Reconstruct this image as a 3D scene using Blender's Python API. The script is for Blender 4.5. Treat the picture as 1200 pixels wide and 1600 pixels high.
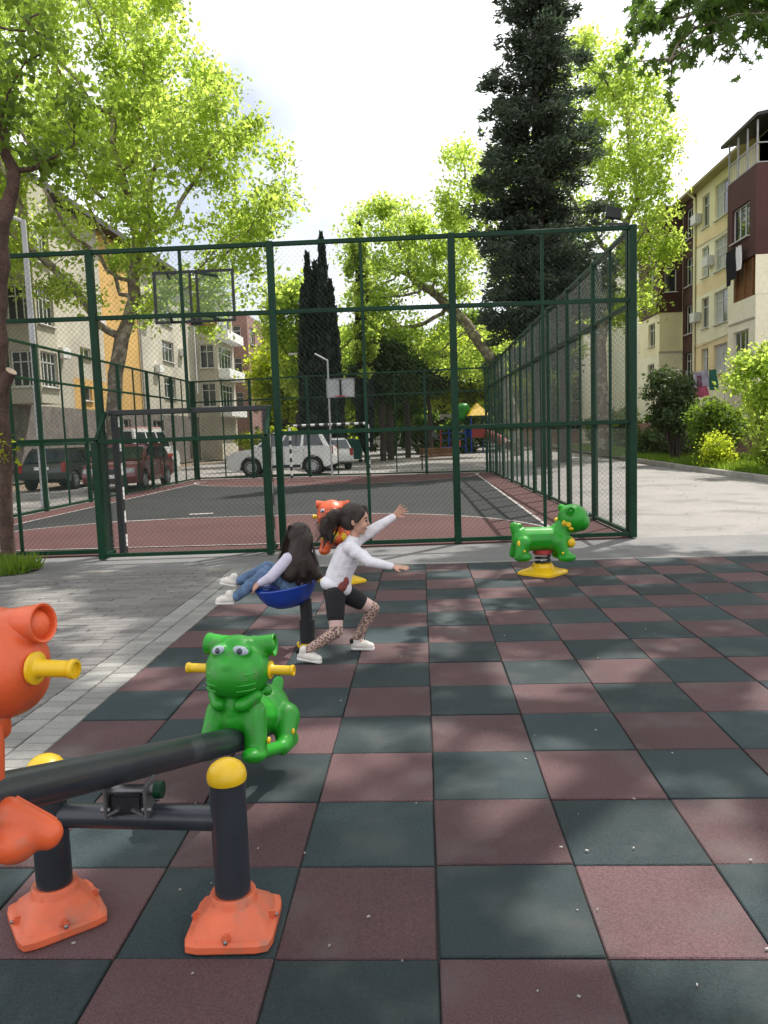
import bpy, bmesh, math, random
import numpy as np
from mathutils import Vector, Matrix, Euler

# ------------------------------------------------------------------ camera, sky, sun, exposure
for o in list(bpy.data.objects):
    bpy.data.objects.remove(o)
scene = bpy.context.scene
col = scene.collection
PI = math.pi
random.seed(7)
RNG = np.random.default_rng(7)

cam_data = bpy.data.cameras.new('camera')
cam = bpy.data.objects.new('camera', cam_data)
col.objects.link(cam)
scene.camera = cam
cam_data.sensor_fit = 'VERTICAL'
cam_data.sensor_height = 36.0
cam_data.lens = 1198.45 / 1600 * 36.0
cam_data.clip_start = 0.05
cam_data.clip_end = 2000
PITCH, YAW, ROLL, EYE = -0.100939, -0.0516866, -0.034023, 1.57355
_f = Vector((math.sin(YAW)*math.cos(PITCH), math.cos(YAW)*math.cos(PITCH), math.sin(PITCH)))
_r = Vector((math.cos(YAW), -math.sin(YAW), 0))
_u = _r.cross(_f)
_rr = _r*math.cos(ROLL) + _u*math.sin(ROLL)
_uu = -_r*math.sin(ROLL) + _u*math.cos(ROLL)
cam.matrix_world = Matrix(((_rr.x, _uu.x, -_f.x, 0), (_rr.y, _uu.y, -_f.y, 0), (_rr.z, _uu.z, -_f.z, EYE), (0, 0, 0, 1)))

SUN_AZ = math.radians(40.5)      # from +Y (down the court) towards +X
SUN_EL = math.radians(57.0)
SUN_DIR = Vector((math.sin(SUN_AZ)*math.cos(SUN_EL), math.cos(SUN_AZ)*math.cos(SUN_EL), math.sin(SUN_EL)))

world = bpy.data.worlds.new('World')
scene.world = world
world.use_nodes = True
wn = world.node_tree
wn.nodes.clear()
w_out = wn.nodes.new('ShaderNodeOutputWorld')
w_bg = wn.nodes.new('ShaderNodeBackground')
w_sky = wn.nodes.new('ShaderNodeTexSky')
w_sky.sky_type = 'NISHITA'
w_sky.sun_disc = False
w_sky.sun_elevation = SUN_EL
w_sky.sun_rotation = SUN_AZ
w_sky.air_density = 1.0
w_sky.dust_density = 2.5
w_sky.ozone_density = 1.0
w_co = wn.nodes.new('ShaderNodeTexCoord')
w_no = wn.nodes.new('ShaderNodeTexNoise')
w_no.inputs['Scale'].default_value = 1.7
w_no.inputs['Detail'].default_value = 5
w_no.inputs['Roughness'].default_value = 0.55
w_ra = wn.nodes.new('ShaderNodeValToRGB')
w_ra.color_ramp.elements[0].color = (0.30, 0.30, 0.30, 1)
w_ra.color_ramp.elements[0].position = 0.33
w_ra.color_ramp.elements[1].position = 0.48
w_mix = wn.nodes.new('ShaderNodeMix')
w_mix.data_type = 'RGBA'
w_mix.inputs[7].default_value = (12.0, 12.1, 12.4, 1)       # bright thin white cloud
w_mp = wn.nodes.new('ShaderNodeMapping')
w_mp.inputs['Location'].default_value = (0.6, 3.3, 2.5)
wn.links.new(w_co.outputs['Generated'], w_mp.inputs['Vector'])
wn.links.new(w_mp.outputs['Vector'], w_no.inputs['Vector'])
wn.links.new(w_no.outputs['Fac'], w_ra.inputs['Fac'])
wn.links.new(w_ra.outputs['Color'], w_mix.inputs[0])
wn.links.new(w_sky.outputs['Color'], w_mix.inputs[6])
wn.links.new(w_mix.outputs[2], w_bg.inputs['Color'])
w_bg.inputs['Strength'].default_value = 0.10
wn.links.new(w_bg.outputs['Background'], w_out.inputs['Surface'])

sun_data = bpy.data.lights.new('sun', 'SUN')
sun_data.energy = 5.0
sun_data.angle = math.radians(0.53)
sun_data.color = (1.0, 0.95, 0.87)
sun = bpy.data.objects.new('sun', sun_data)
col.objects.link(sun)
sun.rotation_euler = (-SUN_DIR).to_track_quat('-Z', 'Y').to_euler()

scene.view_settings.view_transform = 'Standard'
scene.view_settings.look = 'None'
scene.view_settings.gamma = 1
scene.view_settings.use_curve_mapping = False
scene.view_settings.exposure = 0.42
scene.cycles.max_bounces = 10
scene.cycles.diffuse_bounces = 6
scene.cycles.transmission_bounces = 8
scene.cycles.transparent_max_bounces = 16

# ------------------------------------------------------------------ helpers
def material(name, color, rough=0.7, var=0.0, vscale=3.0, var2=0.0, v2scale=40.0, bump=0.0, bscale=60.0,
             metallic=0.0, spec=0.5, coat=0.0, rnd=0.0, stains=None, local=False):
    m = bpy.data.materials.new(name)
    m.use_nodes = True
    nt = m.node_tree
    b = nt.nodes['Principled BSDF']
    b.inputs['Roughness'].default_value = rough
    b.inputs['Metallic'].default_value = metallic
    b.inputs['Specular IOR Level'].default_value = spec
    b.inputs['Coat Weight'].default_value = coat
    b.inputs['Base Color'].default_value = (*color, 1)
    if local:
        pos = nt.nodes.new('ShaderNodeTexCoord').outputs['Object']
    else:
        pos = nt.nodes.new('ShaderNodeNewGeometry').outputs['Position']
    cur = None
    def mult(fac_socket, lo, hi):
        nonlocal cur
        mr = nt.nodes.new('ShaderNodeMapRange')
        mr.inputs['From Min'].default_value = 0.3
        mr.inputs['From Max'].default_value = 0.7
        mr.inputs['To Min'].default_value = lo
        mr.inputs['To Max'].default_value = hi
        nt.links.new(fac_socket, mr.inputs['Value'])
        vm = nt.nodes.new('ShaderNodeVectorMath')
        vm.operation = 'SCALE'
        if cur is None:
            vm.inputs[0].default_value = color
        else:
            nt.links.new(cur, vm.inputs[0])
        nt.links.new(mr.outputs['Result'], vm.inputs['Scale'])
        cur = vm.outputs['Vector']
    def noise(scale, detail=4):
        n = nt.nodes.new('ShaderNodeTexNoise')
        n.inputs['Scale'].default_value = scale
        n.inputs['Detail'].default_value = detail
        nt.links.new(pos, n.inputs['Vector'])
        return n.outputs['Fac']
    if var:
        mult(noise(vscale), 1-var, 1+var)
    if var2:
        mult(noise(v2scale, 2), 1-var2, 1+var2)
    if rnd:
        oi = nt.nodes.new('ShaderNodeObjectInfo')
        mr = nt.nodes.new('ShaderNodeMapRange')
        mr.inputs['From Min'].default_value = 0.0
        nt.links.new(oi.outputs['Random'], mr.inputs['Value'])
        mr.inputs['To Min'].default_value = 1-rnd
        mr.inputs['To Max'].default_value = 1+rnd
        vm = nt.nodes.new('ShaderNodeVectorMath')
        vm.operation = 'SCALE'
        if cur is None:
            vm.inputs[0].default_value = color
        else:
            nt.links.new(cur, vm.inputs[0])
        nt.links.new(mr.outputs['Result'], vm.inputs['Scale'])
        cur = vm.outputs['Vector']
    if stains:
        scol, sscale, lo, hi = stains
        n = noise(sscale, 6)
        mr = nt.nodes.new('ShaderNodeMapRange')
        mr.inputs['From Min'].default_value = lo
        mr.inputs['From Max'].default_value = hi
        nt.links.new(n, mr.inputs['Value'])
        mx = nt.nodes.new('ShaderNodeMix')
        mx.data_type = 'RGBA'
        mx.inputs[6].default_value = (*color, 1)
        if cur is not None:
            nt.links.new(cur, mx.inputs[6])
        mx.inputs[7].default_value = (*scol, 1)
        nt.links.new(mr.outputs['Result'], mx.inputs[0])
        cur = mx.outputs[2]
    if cur is not None:
        nt.links.new(cur, b.inputs['Base Color'])
    if bump:
        bn = nt.nodes.new('ShaderNodeBump')
        bn.inputs['Strength'].default_value = bump
        bn.inputs['Distance'].default_value = 0.01
        nt.links.new(noise(bscale, 5), bn.inputs['Height'])
        nt.links.new(bn.outputs['Normal'], b.inputs['Normal'])
    return m

def leaf_material(name, diff, trans, var=0.35, tfac=0.5, vscale=0.9):
    m = bpy.data.materials.new(name)
    m.use_nodes = True
    nt = m.node_tree
    nt.nodes.clear()
    out = nt.nodes.new('ShaderNodeOutputMaterial')
    d = nt.nodes.new('ShaderNodeBsdfPrincipled')
    d.inputs['Roughness'].default_value = 0.55
    d.inputs['Specular IOR Level'].default_value = 0.3
    t = nt.nodes.new('ShaderNodeBsdfTranslucent')
    mix = nt.nodes.new('ShaderNodeMixShader')
    mix.inputs[0].default_value = tfac
    geo = nt.nodes.new('ShaderNodeNewGeometry')
    no = nt.nodes.new('ShaderNodeTexNoise')
    no.inputs['Scale'].default_value = vscale
    no.inputs['Detail'].default_value = 3
    nt.links.new(geo.outputs['Position'], no.inputs['Vector'])
    add = nt.nodes.new('ShaderNodeMath')
    add.operation = 'MULTIPLY_ADD'
    nt.links.new(geo.outputs['Random Per Island'], add.inputs[0])
    add.inputs[1].default_value = 0.5
    nt.links.new(no.outputs['Fac'], add.inputs[2])
    mr = nt.nodes.new('ShaderNodeMapRange')
    mr.inputs['From Min'].default_value = 0.3
    mr.inputs['From Max'].default_value = 1.2
    mr.inputs['To Min'].default_value = 1-var
    mr.inputs['To Max'].default_value = 1+var
    nt.links.new(add.outputs[0], mr.inputs['Value'])
    for colr, node, sock in ((diff, d, 'Base Color'), (trans, t, 'Color')):
        vm = nt.nodes.new('ShaderNodeVectorMath')
        vm.operation = 'SCALE'
        vm.inputs[0].default_value = colr
        nt.links.new(mr.outputs['Result'], vm.inputs['Scale'])
        nt.links.new(vm.outputs['Vector'], node.inputs[sock])
    nt.links.new(d.outputs[0], mix.inputs[1])
    nt.links.new(t.outputs[0], mix.inputs[2])
    nt.links.new(mix.outputs[0], out.inputs['Surface'])
    return m

def link(name, me, mat, parent=None, smooth=False):
    o = bpy.data.objects.new(name, me)
    col.objects.link(o)
    if mat is not None and len(me.materials) == 0:
        me.materials.append(mat)
    if parent is not None:
        o.parent = parent
    if smooth:
        me.polygons.foreach_set('use_smooth', [True]*len(me.polygons))
    return o

def tag(o, label=None, cat=None, group=None, kind=None):
    if label: o['label'] = label
    if cat: o['category'] = cat
    if group: o['group'] = group
    if kind: o['kind'] = kind
    return o

def empty(name, loc=(0, 0, 0), rz=0.0, label=None, cat=None, group=None):
    o = bpy.data.objects.new(name, None)
    col.objects.link(o)
    o.location = loc
    o.rotation_euler = (0, 0, rz)
    o.empty_display_size = 0.1
    return tag(o, label, cat, group)

def copy_tree(o, parent=None):
    c = o.copy()
    col.objects.link(c)
    c.parent = parent
    for ch in list(o.children):
        copy_tree(ch, c)
    return c

class MB:
    """collects shapes that belong to ONE part"""
    def __init__(self):
        self.v = []; self.f = []
    def add(self, vs, fs):
        n = len(self.v)
        self.v.extend([tuple(p) for p in vs])
        self.f.extend([tuple(i+n for i in f) for f in fs])
        return self
    def box(self, c, s, rz=0.0, M=None):
        cx, cy, cz = c; sx, sy, sz = s[0]/2, s[1]/2, s[2]/2
        vs = [Vector((x, y, z)) for z in (-sz, sz) for x, y in ((-sx, -sy), (sx, -sy), (sx, sy), (-sx, sy))]
        R = M if M is not None else Matrix.Rotation(rz, 3, 'Z')
        vs = [R @ p + Vector(c) for p in vs]
        return self.add(vs, [(3, 2, 1, 0), (4, 5, 6, 7), (0, 1, 5, 4), (1, 2, 6, 5), (2, 3, 7, 6), (3, 0, 4, 7)])
    def bar(self, a, b, w, h=None):
        """rectangular bar from a to b"""
        a = Vector(a); b = Vector(b); h = h or w
        d = (b-a); L = d.length
        q = d.to_track_quat('Y', 'Z').to_matrix()
        return self.box((a+b)/2, (w, L, h), M=q)
    def tube(self, pts, rad, n=8, caps=True):
        pts = [Vector(p) for p in pts]
        if not hasattr(rad, '__len__'): rad = [rad]*len(pts)
        vs = []; fs = []
        ref = None
        for i, p in enumerate(pts):
            if i == 0: d = pts[1]-pts[0]
            elif i == len(pts)-1: d = pts[-1]-pts[-2]
            else: d = (pts[i+1]-pts[i]).normalized() + (pts[i]-pts[i-1]).normalized()
            d.normalize()
            if ref is None:
                ref = Vector((0, 0, 1)) if abs(d.z) < 0.9 else Vector((1, 0, 0))
            x = d.cross(ref).normalized(); ref = x.cross(d).normalized()
            for k in range(n):
                a = 2*PI*k/n
                vs.append(p + (x*math.cos(a) + ref*math.sin(a))*rad[i])
        for i in range(len(pts)-1):
            for k in range(n):
                k2 = (k+1) % n
                fs.append((i*n+k, i*n+k2, (i+1)*n+k2, (i+1)*n+k))
        if caps:
            fs.append(tuple(range(n))[::-1]); fs.append(tuple((len(pts)-1)*n+k for k in range(n)))
        return self.add(vs, fs)
    def lathe(self, prof, c=(0, 0, 0), n=24, M=None):
        vs = []; fs = []
        M = M or Matrix.Identity(3)
        for r, z in prof:
            for k in range(n):
                a = 2*PI*k/n
                vs.append(M @ Vector((r*math.cos(a), r*math.sin(a), z)) + Vector(c))
        for i in range(len(prof)-1):
            for k in range(n):
                k2 = (k+1) % n
                fs.append((i*n+k, i*n+k2, (i+1)*n+k2, (i+1)*n+k))
        fs.append(tuple(range(n))[::-1]); fs.append(tuple((len(prof)-1)*n+k for k in range(n)))
        return self.add(vs, fs)
    def ellipsoid(self, c, r, M=None, seg=16, ring=10):
        if not hasattr(r, '__len__'): r = (r, r, r)
        M = M or Matrix.Identity(3)
        vs = [M @ Vector((0, 0, -r[2])) + Vector(c)]
        for i in range(1, ring):
            t = -PI/2 + PI*i/ring
            for k in range(seg):
                a = 2*PI*k/seg
                vs.append(M @ Vector((r[0]*math.cos(t)*math.cos(a), r[1]*math.cos(t)*math.sin(a), r[2]*math.sin(t))) + Vector(c))
        vs.append(M @ Vector((0, 0, r[2])) + Vector(c))
        fs = [(0, 1+(k+1) % seg, 1+k) for k in range(seg)]
        for i in range(ring-2):
            for k in range(seg):
                k2 = (k+1) % seg
                fs.append((1+i*seg+k, 1+i*seg+k2, 1+(i+1)*seg+k2, 1+(i+1)*seg+k))
        T = len(vs)-1; b = 1+(ring-2)*seg
        fs += [(b+k, b+(k+1) % seg, T) for k in range(seg)]
        return self.add(vs, fs)
    def capsule(self, a, ra, b, rb, seg=12):
        a = Vector(a); b = Vector(b); d = b-a; L = max(d.length, 1e-6)
        q = d.to_track_quat('Z', 'Y').to_matrix()
        prof = []
        for i in range(1, 5):
            t = -PI/2 + (PI/2)*i/4
            prof.append((ra*math.cos(t), ra*math.sin(t)))
        for i in range(0, 4):
            t = (PI/2)*i/4
            prof.append((rb*math.cos(t), L + rb*math.sin(t)))
        return self.lathe(prof, a, seg, q)
    def prism(self, poly, y0, y1, M=None, c=(0, 0, 0)):
        """poly in (x,z) extruded along y"""
        M = M or Matrix.Identity(3); c = Vector(c)
        n = len(poly)
        vs = [M @ Vector((x, y0, z)) + c for x, z in poly] + [M @ Vector((x, y1, z)) + c for x, z in poly]
        fs = [tuple(range(n)), tuple(range(2*n-1, n-1, -1))]
        fs += [(i, i+n, (i+1) % n+n, (i+1) % n) for i in range(n)]
        return self.add(vs, fs)
    def mesh(self, name):
        me = bpy.data.meshes.new(name)
        me.from_pydata([tuple(p) for p in self.v], [], self.f)
        me.update()
        return me
    def build(self, name, mat, parent=None, smooth=False, bevel=0.0, seg=2, fix=True):
        me = self.mesh(name)
        if bevel or fix:
            bm = bmesh.new(); bm.from_mesh(me)
            bmesh.ops.recalc_face_normals(bm, faces=bm.faces)
            if bevel:
                es = [e for e in bm.edges if len(e.link_faces) == 2 and e.calc_face_angle(0) > 0.5]
                bmesh.ops.bevel(bm, geom=es, offset=bevel, segments=seg, affect='EDGES', clamp_overlap=True)
            bm.to_mesh(me); bm.free()
        o = link(name, me, mat, parent)
        if smooth:
            smooth_by_angle(me)
        return o

def smooth_by_angle(me, ang=0.7):
    me.polygons.foreach_set('use_smooth', [True]*len(me.polygons))
    bm = bmesh.new(); bm.from_mesh(me)
    for e in bm.edges:
        if len(e.link_faces) == 2 and e.calc_face_angle(0) > ang:
            e.smooth = False
    bm.to_mesh(me); bm.free()

def blob(name, mb, mat, parent=None, voxel=0.008, it=6, fac=0.5, xf=None):
    """one continuous surface grown over overlapping shapes"""
    me = mb.mesh(name)
    if xf is not None: me.transform(xf)
    bm = bmesh.new(); bm.from_mesh(me)
    bmesh.ops.recalc_face_normals(bm, faces=bm.faces); bm.to_mesh(me); bm.free()
    t = bpy.data.objects.new('tmp', me); col.objects.link(t)
    r = t.modifiers.new('r', 'REMESH'); r.mode = 'VOXEL'; r.voxel_size = voxel
    if it:
        s = t.modifiers.new('s', 'SMOOTH'); s.iterations = it; s.factor = fac
    dg = bpy.context.evaluated_depsgraph_get()
    dg.update()
    me2 = bpy.data.meshes.new_from_object(t.evaluated_get(dg))
    bpy.data.objects.remove(t); bpy.data.meshes.remove(me)
    me2.name = name
    me2.materials.clear()
    return link(name, me2, mat, parent, smooth=True)

def quads_mesh(name, V, F, mat, parent=None, smooth=False):
    """fast numpy mesh; F is (n,k) of constant k"""
    me = bpy.data.meshes.new(name)
    n, k = F.shape
    me.vertices.add(len(V)); me.vertices.foreach_set('co', np.asarray(V, dtype=np.float32).ravel())
    me.loops.add(n*k); me.loops.foreach_set('vertex_index', F.astype(np.int32).ravel())
    me.polygons.add(n); me.polygons.foreach_set('loop_start', np.arange(0, n*k, k, dtype=np.int32))
    me.polygons.foreach_set('loop_total', np.full(n, k, dtype=np.int32))
    me.update(calc_edges=True)
    return link(name, me, mat, parent, smooth)

def sheet(name, x0, x1, y0, y1, z, mat, parent=None, label=None):
    o = MB().add([(x0, y0, z), (x1, y0, z), (x1, y1, z), (x0, y1, z)], [(0, 1, 2, 3)]).build(name, mat, parent, fix=False)
    if parent is None: tag(o, kind='structure')
    return o

# ------------------------------------------------------------------ materials
M = {}
M['soil'] = material('soil', (0.16, 0.12, 0.08), 0.95, 0.3, 0.6, 0.25, 9, 0.4, 20)
M['pavement'] = material('pale concrete', (0.212, 0.198, 0.188), 0.85, 0.10, 0.5, 0.10, 14, 0.15, 50, stains=((0.145, 0.138, 0.132), 0.9, 0.50, 0.66))
M['walkway'] = material('shade toned grey walk', (0.150, 0.147, 0.147), 0.88, 0.12, 0.7, 0.15, 40, 0.2, 80, stains=((0.115, 0.113, 0.113), 0.9, 0.5, 0.72))  # grey set darker than the road to stand for denser shade
M['bed'] = material('dark joint filler', (0.02, 0.02, 0.02), 0.95)
M['tile_red'] = material('maroon rubber granulate', (0.084, 0.044, 0.048), 0.80, 0.14, 1.6, 0.32, 150, 0.7, 220, rnd=0.24, spec=0.35, stains=((0.105, 0.085, 0.084), 2.3, 0.50, 0.78))
M['tile_green'] = material('teal grey rubber granulate', (0.019, 0.032, 0.036), 0.80, 0.16, 1.6, 0.32, 150, 0.7, 220, rnd=0.28, spec=0.35, stains=((0.056, 0.066, 0.066), 2.4, 0.50, 0.78))
M['paver_grey'] = material('grey concrete paver', (0.142, 0.135, 0.130), 0.88, 0.14, 1.1, 0.12, 60, 0.25, 120, rnd=0.20)
M['paver_pale'] = material('pale concrete paver', (0.205, 0.20, 0.19), 0.88, 0.14, 1.5, 0.12, 60, 0.3, 120, rnd=0.18)
M['court_red'] = material('red court coating', (0.080, 0.038, 0.037), 0.8, 0.12, 0.6, 0.25, 70, 0.2, 90, spec=0.15)
M['court_grey'] = material('dark green grey court coating', (0.027, 0.028, 0.029), 0.8, 0.15, 0.6, 0.25, 70, 0.2, 90, spec=0.15)
M['line'] = material('worn white line paint', (0.30, 0.27, 0.26), 0.8, 0.35, 3.0)
M['kerb'] = material('kerb concrete', (0.30, 0.29, 0.27), 0.9, 0.2, 2.0, 0.15, 30, 0.3, 60, rnd=0.12)
M['fence'] = material('dark green fence paint', (0.002, 0.030, 0.013), 0.45, 0.25, 2.0, 0.2, 30, spec=0.22, bump=0.05, bscale=40, stains=((0.012, 0.035, 0.020), 3.0, 0.60, 0.75))
M['wire'] = material('green coated wire', (0.018, 0.038, 0.028), 0.45)
M['black'] = material('black powder coat', (0.012, 0.014, 0.017), 0.38, 0.2, 6.0)
M['tubeblack'] = material('mottled dark blue black tube', (0.024, 0.029, 0.037), 0.30, 0.25, 5.0, bump=0.08, bscale=90, stains=((0.09, 0.10, 0.11), 4.0, 0.60, 0.78))  # dark tube colour with paler grey blotches
M['white'] = material('white paint', (0.75, 0.75, 0.73), 0.5, 0.08, 4)
M['green_plastic'] = material('bright green moulded plastic', (0.010, 0.240, 0.010), 0.40, 0.16, 7, bump=0.10, bscale=120, spec=0.45, stains=((0.05, 0.17, 0.04), 17, 0.56, 0.74))
M['orange_plastic'] = material('orange moulded plastic', (0.60, 0.095, 0.026), 0.42, 0.16, 7, bump=0.10, bscale=120, stains=((0.42, 0.11, 0.06), 15, 0.56, 0.74))
M['foot_plastic'] = material('faded orange plastic', (0.60, 0.120, 0.050), 0.50, 0.16, 7, bump=0.12, bscale=110, stains=((0.34, 0.13, 0.08), 12, 0.52, 0.74))
M['yellow_plastic'] = material('yellow moulded plastic', (0.66, 0.42, 0.008), 0.36, 0.10, 9, bump=0.03, bscale=160)
M['blue_plastic'] = material('blue moulded plastic', (0.010, 0.050, 0.33), 0.32, 0.10, 9, bump=0.03, bscale=160)
M['red_plastic'] = material('red plastic', (0.32, 0.03, 0.03), 0.4, 0.1, 9)
M['steel'] = material('galvanised steel', (0.20, 0.20, 0.21), 0.42, 0.25, 12, metallic=0.8)
M['pole'] = material('weathered light grey pole', (0.34, 0.35, 0.36), 0.6, 0.15, 2.5)
M['eye_white'] = material('eye white', (0.32, 0.38, 0.43), 0.3)
M['eye_dark'] = material('eye dark', (0.02, 0.03, 0.05), 0.2)
M['skin'] = material('skin', (0.48, 0.27, 0.20), 0.55, 0.06, 14, spec=0.3)
M['hair'] = material('dark brown hair', (0.022, 0.012, 0.008), 0.45, 0.35, 60, 0.3, 160, 0.9, 180)
M['shirt'] = material('white cotton', (0.66, 0.64, 0.68), 0.85, 0.08, 12, bump=1.0, bscale=26)
M['shirt2'] = material('pale lilac cotton', (0.52, 0.49, 0.60), 0.85, 0.06, 12, bump=0.5, bscale=24)
M['blackcloth'] = material('black jersey', (0.008, 0.008, 0.010), 0.9, bump=0.4, bscale=30)
M['jeans'] = material('washed blue denim', (0.09, 0.15, 0.26), 0.9, 0.38, 16, 0.2, 200, 0.9, 40)
M['shoe'] = material('off white shoe leather', (0.58, 0.55, 0.50), 0.6, 0.10, 30)
M['sole'] = material('shoe sole', (0.62, 0.61, 0.58), 0.7)
M['print'] = material('dark red shirt print', (0.16, 0.035, 0.03), 0.85, 0.5, 60)
def leopard():
    m = bpy.data.materials.new('leopard print leggings'); m.use_nodes = True
    nt = m.node_tree; b = nt.nodes['Principled BSDF']; b.inputs['Roughness'].default_value = 0.85
    g = nt.nodes.new('ShaderNodeNewGeometry')
    v = nt.nodes.new('ShaderNodeTexVoronoi'); v.inputs['Scale'].default_value = 75; v.inputs['Randomness'].default_value = 1.0
    nt.links.new(g.outputs['Position'], v.inputs['Vector'])
    r = nt.nodes.new('ShaderNodeValToRGB')
    e = r.color_ramp.elements
    e[0].position = 0.22; e[0].color = (0.30, 0.19, 0.15, 1)
    e[1].position = 0.30; e[1].color = (0.015, 0.010, 0.010, 1)
    a = e.new(0.44); a.color = (0.02, 0.015, 0.013, 1)
    c = e.new(0.54); c.color = (0.44, 0.30, 0.25, 1)
    nt.links.new(v.outputs['Distance'], r.inputs['Fac'])
    nt.links.new(r.outputs['Color'], b.inputs['Base Color'])
    return m
M['leopard'] = leopard()
M['tights'] = material('pale pink tights', (0.50, 0.34, 0.31), 0.8, 0.06, 20)
M['bark_plane'] = material('mottled plane bark', (0.16, 0.13, 0.10), 0.9, 0.35, 4, 0.3, 30, 0.8, 25, stains=((0.32, 0.29, 0.22), 3.0, 0.5, 0.6))
M['bark_dark'] = material('dark bark', (0.055, 0.042, 0.034), 0.95, 0.35, 5, 0.3, 40, 1.0, 25)
M['bark_red'] = material('red brown bark', (0.075, 0.045, 0.035), 0.95, 0.35, 6, 0.3, 40, 1.0, 30)
M['cutwood'] = material('pale cut wood', (0.48, 0.36, 0.26), 0.8, 0.15, 25)
M['leaf_plane'] = leaf_material('spring plane leaf', (0.160, 0.220, 0.050), (0.60, 0.76, 0.13), tfac=0.66, var=0.42)
M['leaf_yellow'] = leaf_material('yellow green leaf', (0.16, 0.20, 0.020), (0.60, 0.70, 0.05), tfac=0.64, var=0.4)
M['leaf_mid'] = leaf_material('mid green leaf', (0.07, 0.12, 0.022), (0.24, 0.36, 0.035), tfac=0.52)
M['leaf_dark'] = leaf_material('dark evergreen leaf', (0.045, 0.075, 0.026), (0.11, 0.17, 0.03), tfac=0.25)
M['leaf_conifer'] = leaf_material('blue black conifer needle', (0.052, 0.074, 0.056), (0.085, 0.125, 0.06), tfac=0.34, vscale=1.5)
M['leaf_cypress'] = leaf_material('cypress scale leaf', (0.036, 0.048, 0.042), (0.04, 0.06, 0.035), tfac=0.22, vscale=1.5)
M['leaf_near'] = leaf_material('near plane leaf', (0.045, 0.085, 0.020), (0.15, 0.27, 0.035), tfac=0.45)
M['grass'] = leaf_material('grass blade', (0.085, 0.15, 0.02), (0.30, 0.46, 0.035), tfac=0.45, vscale=2)
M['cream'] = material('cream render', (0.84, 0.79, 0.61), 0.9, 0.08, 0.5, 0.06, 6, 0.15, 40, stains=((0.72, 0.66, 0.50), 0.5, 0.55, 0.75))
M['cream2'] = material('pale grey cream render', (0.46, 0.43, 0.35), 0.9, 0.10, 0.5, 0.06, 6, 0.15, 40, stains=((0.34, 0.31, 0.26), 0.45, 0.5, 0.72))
M['peach'] = material('peach render', (0.80, 0.64, 0.40), 0.9, 0.10, 0.8)
M['yellowwall'] = material('yellow render', (0.82, 0.74, 0.50), 0.9, 0.10, 0.6)
M['orangewall'] = material('orange ochre render', (0.52, 0.32, 0.10), 0.9, 0.12, 0.6, 0.08, 5, 0.15, 40)
M['maroon'] = material('maroon render', (0.078, 0.033, 0.031), 0.9, 0.12, 0.6, 0.08, 6, 0.15, 40)
M['stonebase'] = material('grey brown stone cladding', (0.15, 0.13, 0.12), 0.9, 0.3, 2.0, 0.3, 10, 0.4, 12)
M['brickorange'] = material('orange brick', (0.36, 0.16, 0.07), 0.9, 0.3, 3.0, 0.3, 12)
M['pinkwall'] = material('dull pink render wall', (0.26, 0.15, 0.13), 0.9, 0.15, 1.0)
M['roofdark'] = material('dark sheet roof', (0.030, 0.026, 0.028), 0.6, 0.2, 2.0)
M['soffit'] = material('eave board', (0.40, 0.35, 0.18), 0.8, 0.1, 1.0)
M['frame_white'] = material('white plastic window frame', (0.66, 0.66, 0.65), 0.5)
M['brownwood'] = material('brown board', (0.17, 0.075, 0.025), 0.75, 0.25, 2.0, 0.2, 20)
def glass_mat(name, colr=(0.03, 0.035, 0.04), rough=0.06):
    m = material(name, colr, rough, 0.3, 0.7, spec=0.8)
    return m
M['glass'] = glass_mat('window glass')
M['carglass'] = glass_mat('car glass', (0.02, 0.03, 0.035), 0.05)
M['curtain'] = material('white curtain', (0.45, 0.45, 0.46), 0.9, 0.2, 6)
def backboard_glass():
    m = bpy.data.materials.new('scuffed clear board'); m.use_nodes = True
    nt = m.node_tree; nt.nodes.clear()
    out = nt.nodes.new('ShaderNodeOutputMaterial'); mix = nt.nodes.new('ShaderNodeMixShader')
    tr = nt.nodes.new('ShaderNodeBsdfTransparent'); tr.inputs[0].default_value = (0.93, 0.95, 0.95, 1)
    b = nt.nodes.new('ShaderNodeBsdfPrincipled'); b.inputs['Base Color'].default_value = (0.42, 0.50, 0.48, 1); b.inputs['Roughness'].default_value = 0.15
    mix.inputs[0].default_value = 0.10
    nt.links.new(tr.outputs[0], mix.inputs[1]); nt.links.new(b.outputs[0], mix.inputs[2]); nt.links.new(mix.outputs[0], out.inputs[0])
    return m
M['board'] = backboard_glass()
M['rubber'] = material('tyre rubber', (0.018, 0.018, 0.018), 0.85)
M['alloy'] = material('alloy wheel', (0.45, 0.45, 0.46), 0.35, metallic=0.7)
M['lampred'] = material('tail lamp', (0.30, 0.02, 0.02), 0.25)
M['lampclear'] = material('head lamp', (0.45, 0.46, 0.48), 0.15)
M['silver'] = material('silver white car paint', (0.78, 0.78, 0.77), 0.3, metallic=0.15, coat=0.6)
M['redcar'] = material('wine red car paint', (0.17, 0.025, 0.030), 0.28, metallic=0.25, coat=0.7)
M['whitecar'] = material('white van paint', (0.66, 0.65, 0.64), 0.35, coat=0.4)
M['darkcar'] = material('dark grey car paint', (0.035, 0.045, 0.042), 0.3, metallic=0.2, coat=0.6)
M['bin'] = material('green bin plastic', (0.02, 0.13, 0.10), 0.5, 0.15, 3)

# ================================================================== SETTING: ground, pavements, court
tag(MB().add([(-900, -900, -0.08), (900, -900, -0.08), (900, 900, -0.08), (-900, 900, -0.08)], [(0, 1, 2, 3)]).build('ground', M['soil'], fix=False), kind='structure')
pavement = sheet('pavement', -14.4, 9.10, -12, 110, -0.022, M['pavement'])

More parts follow.
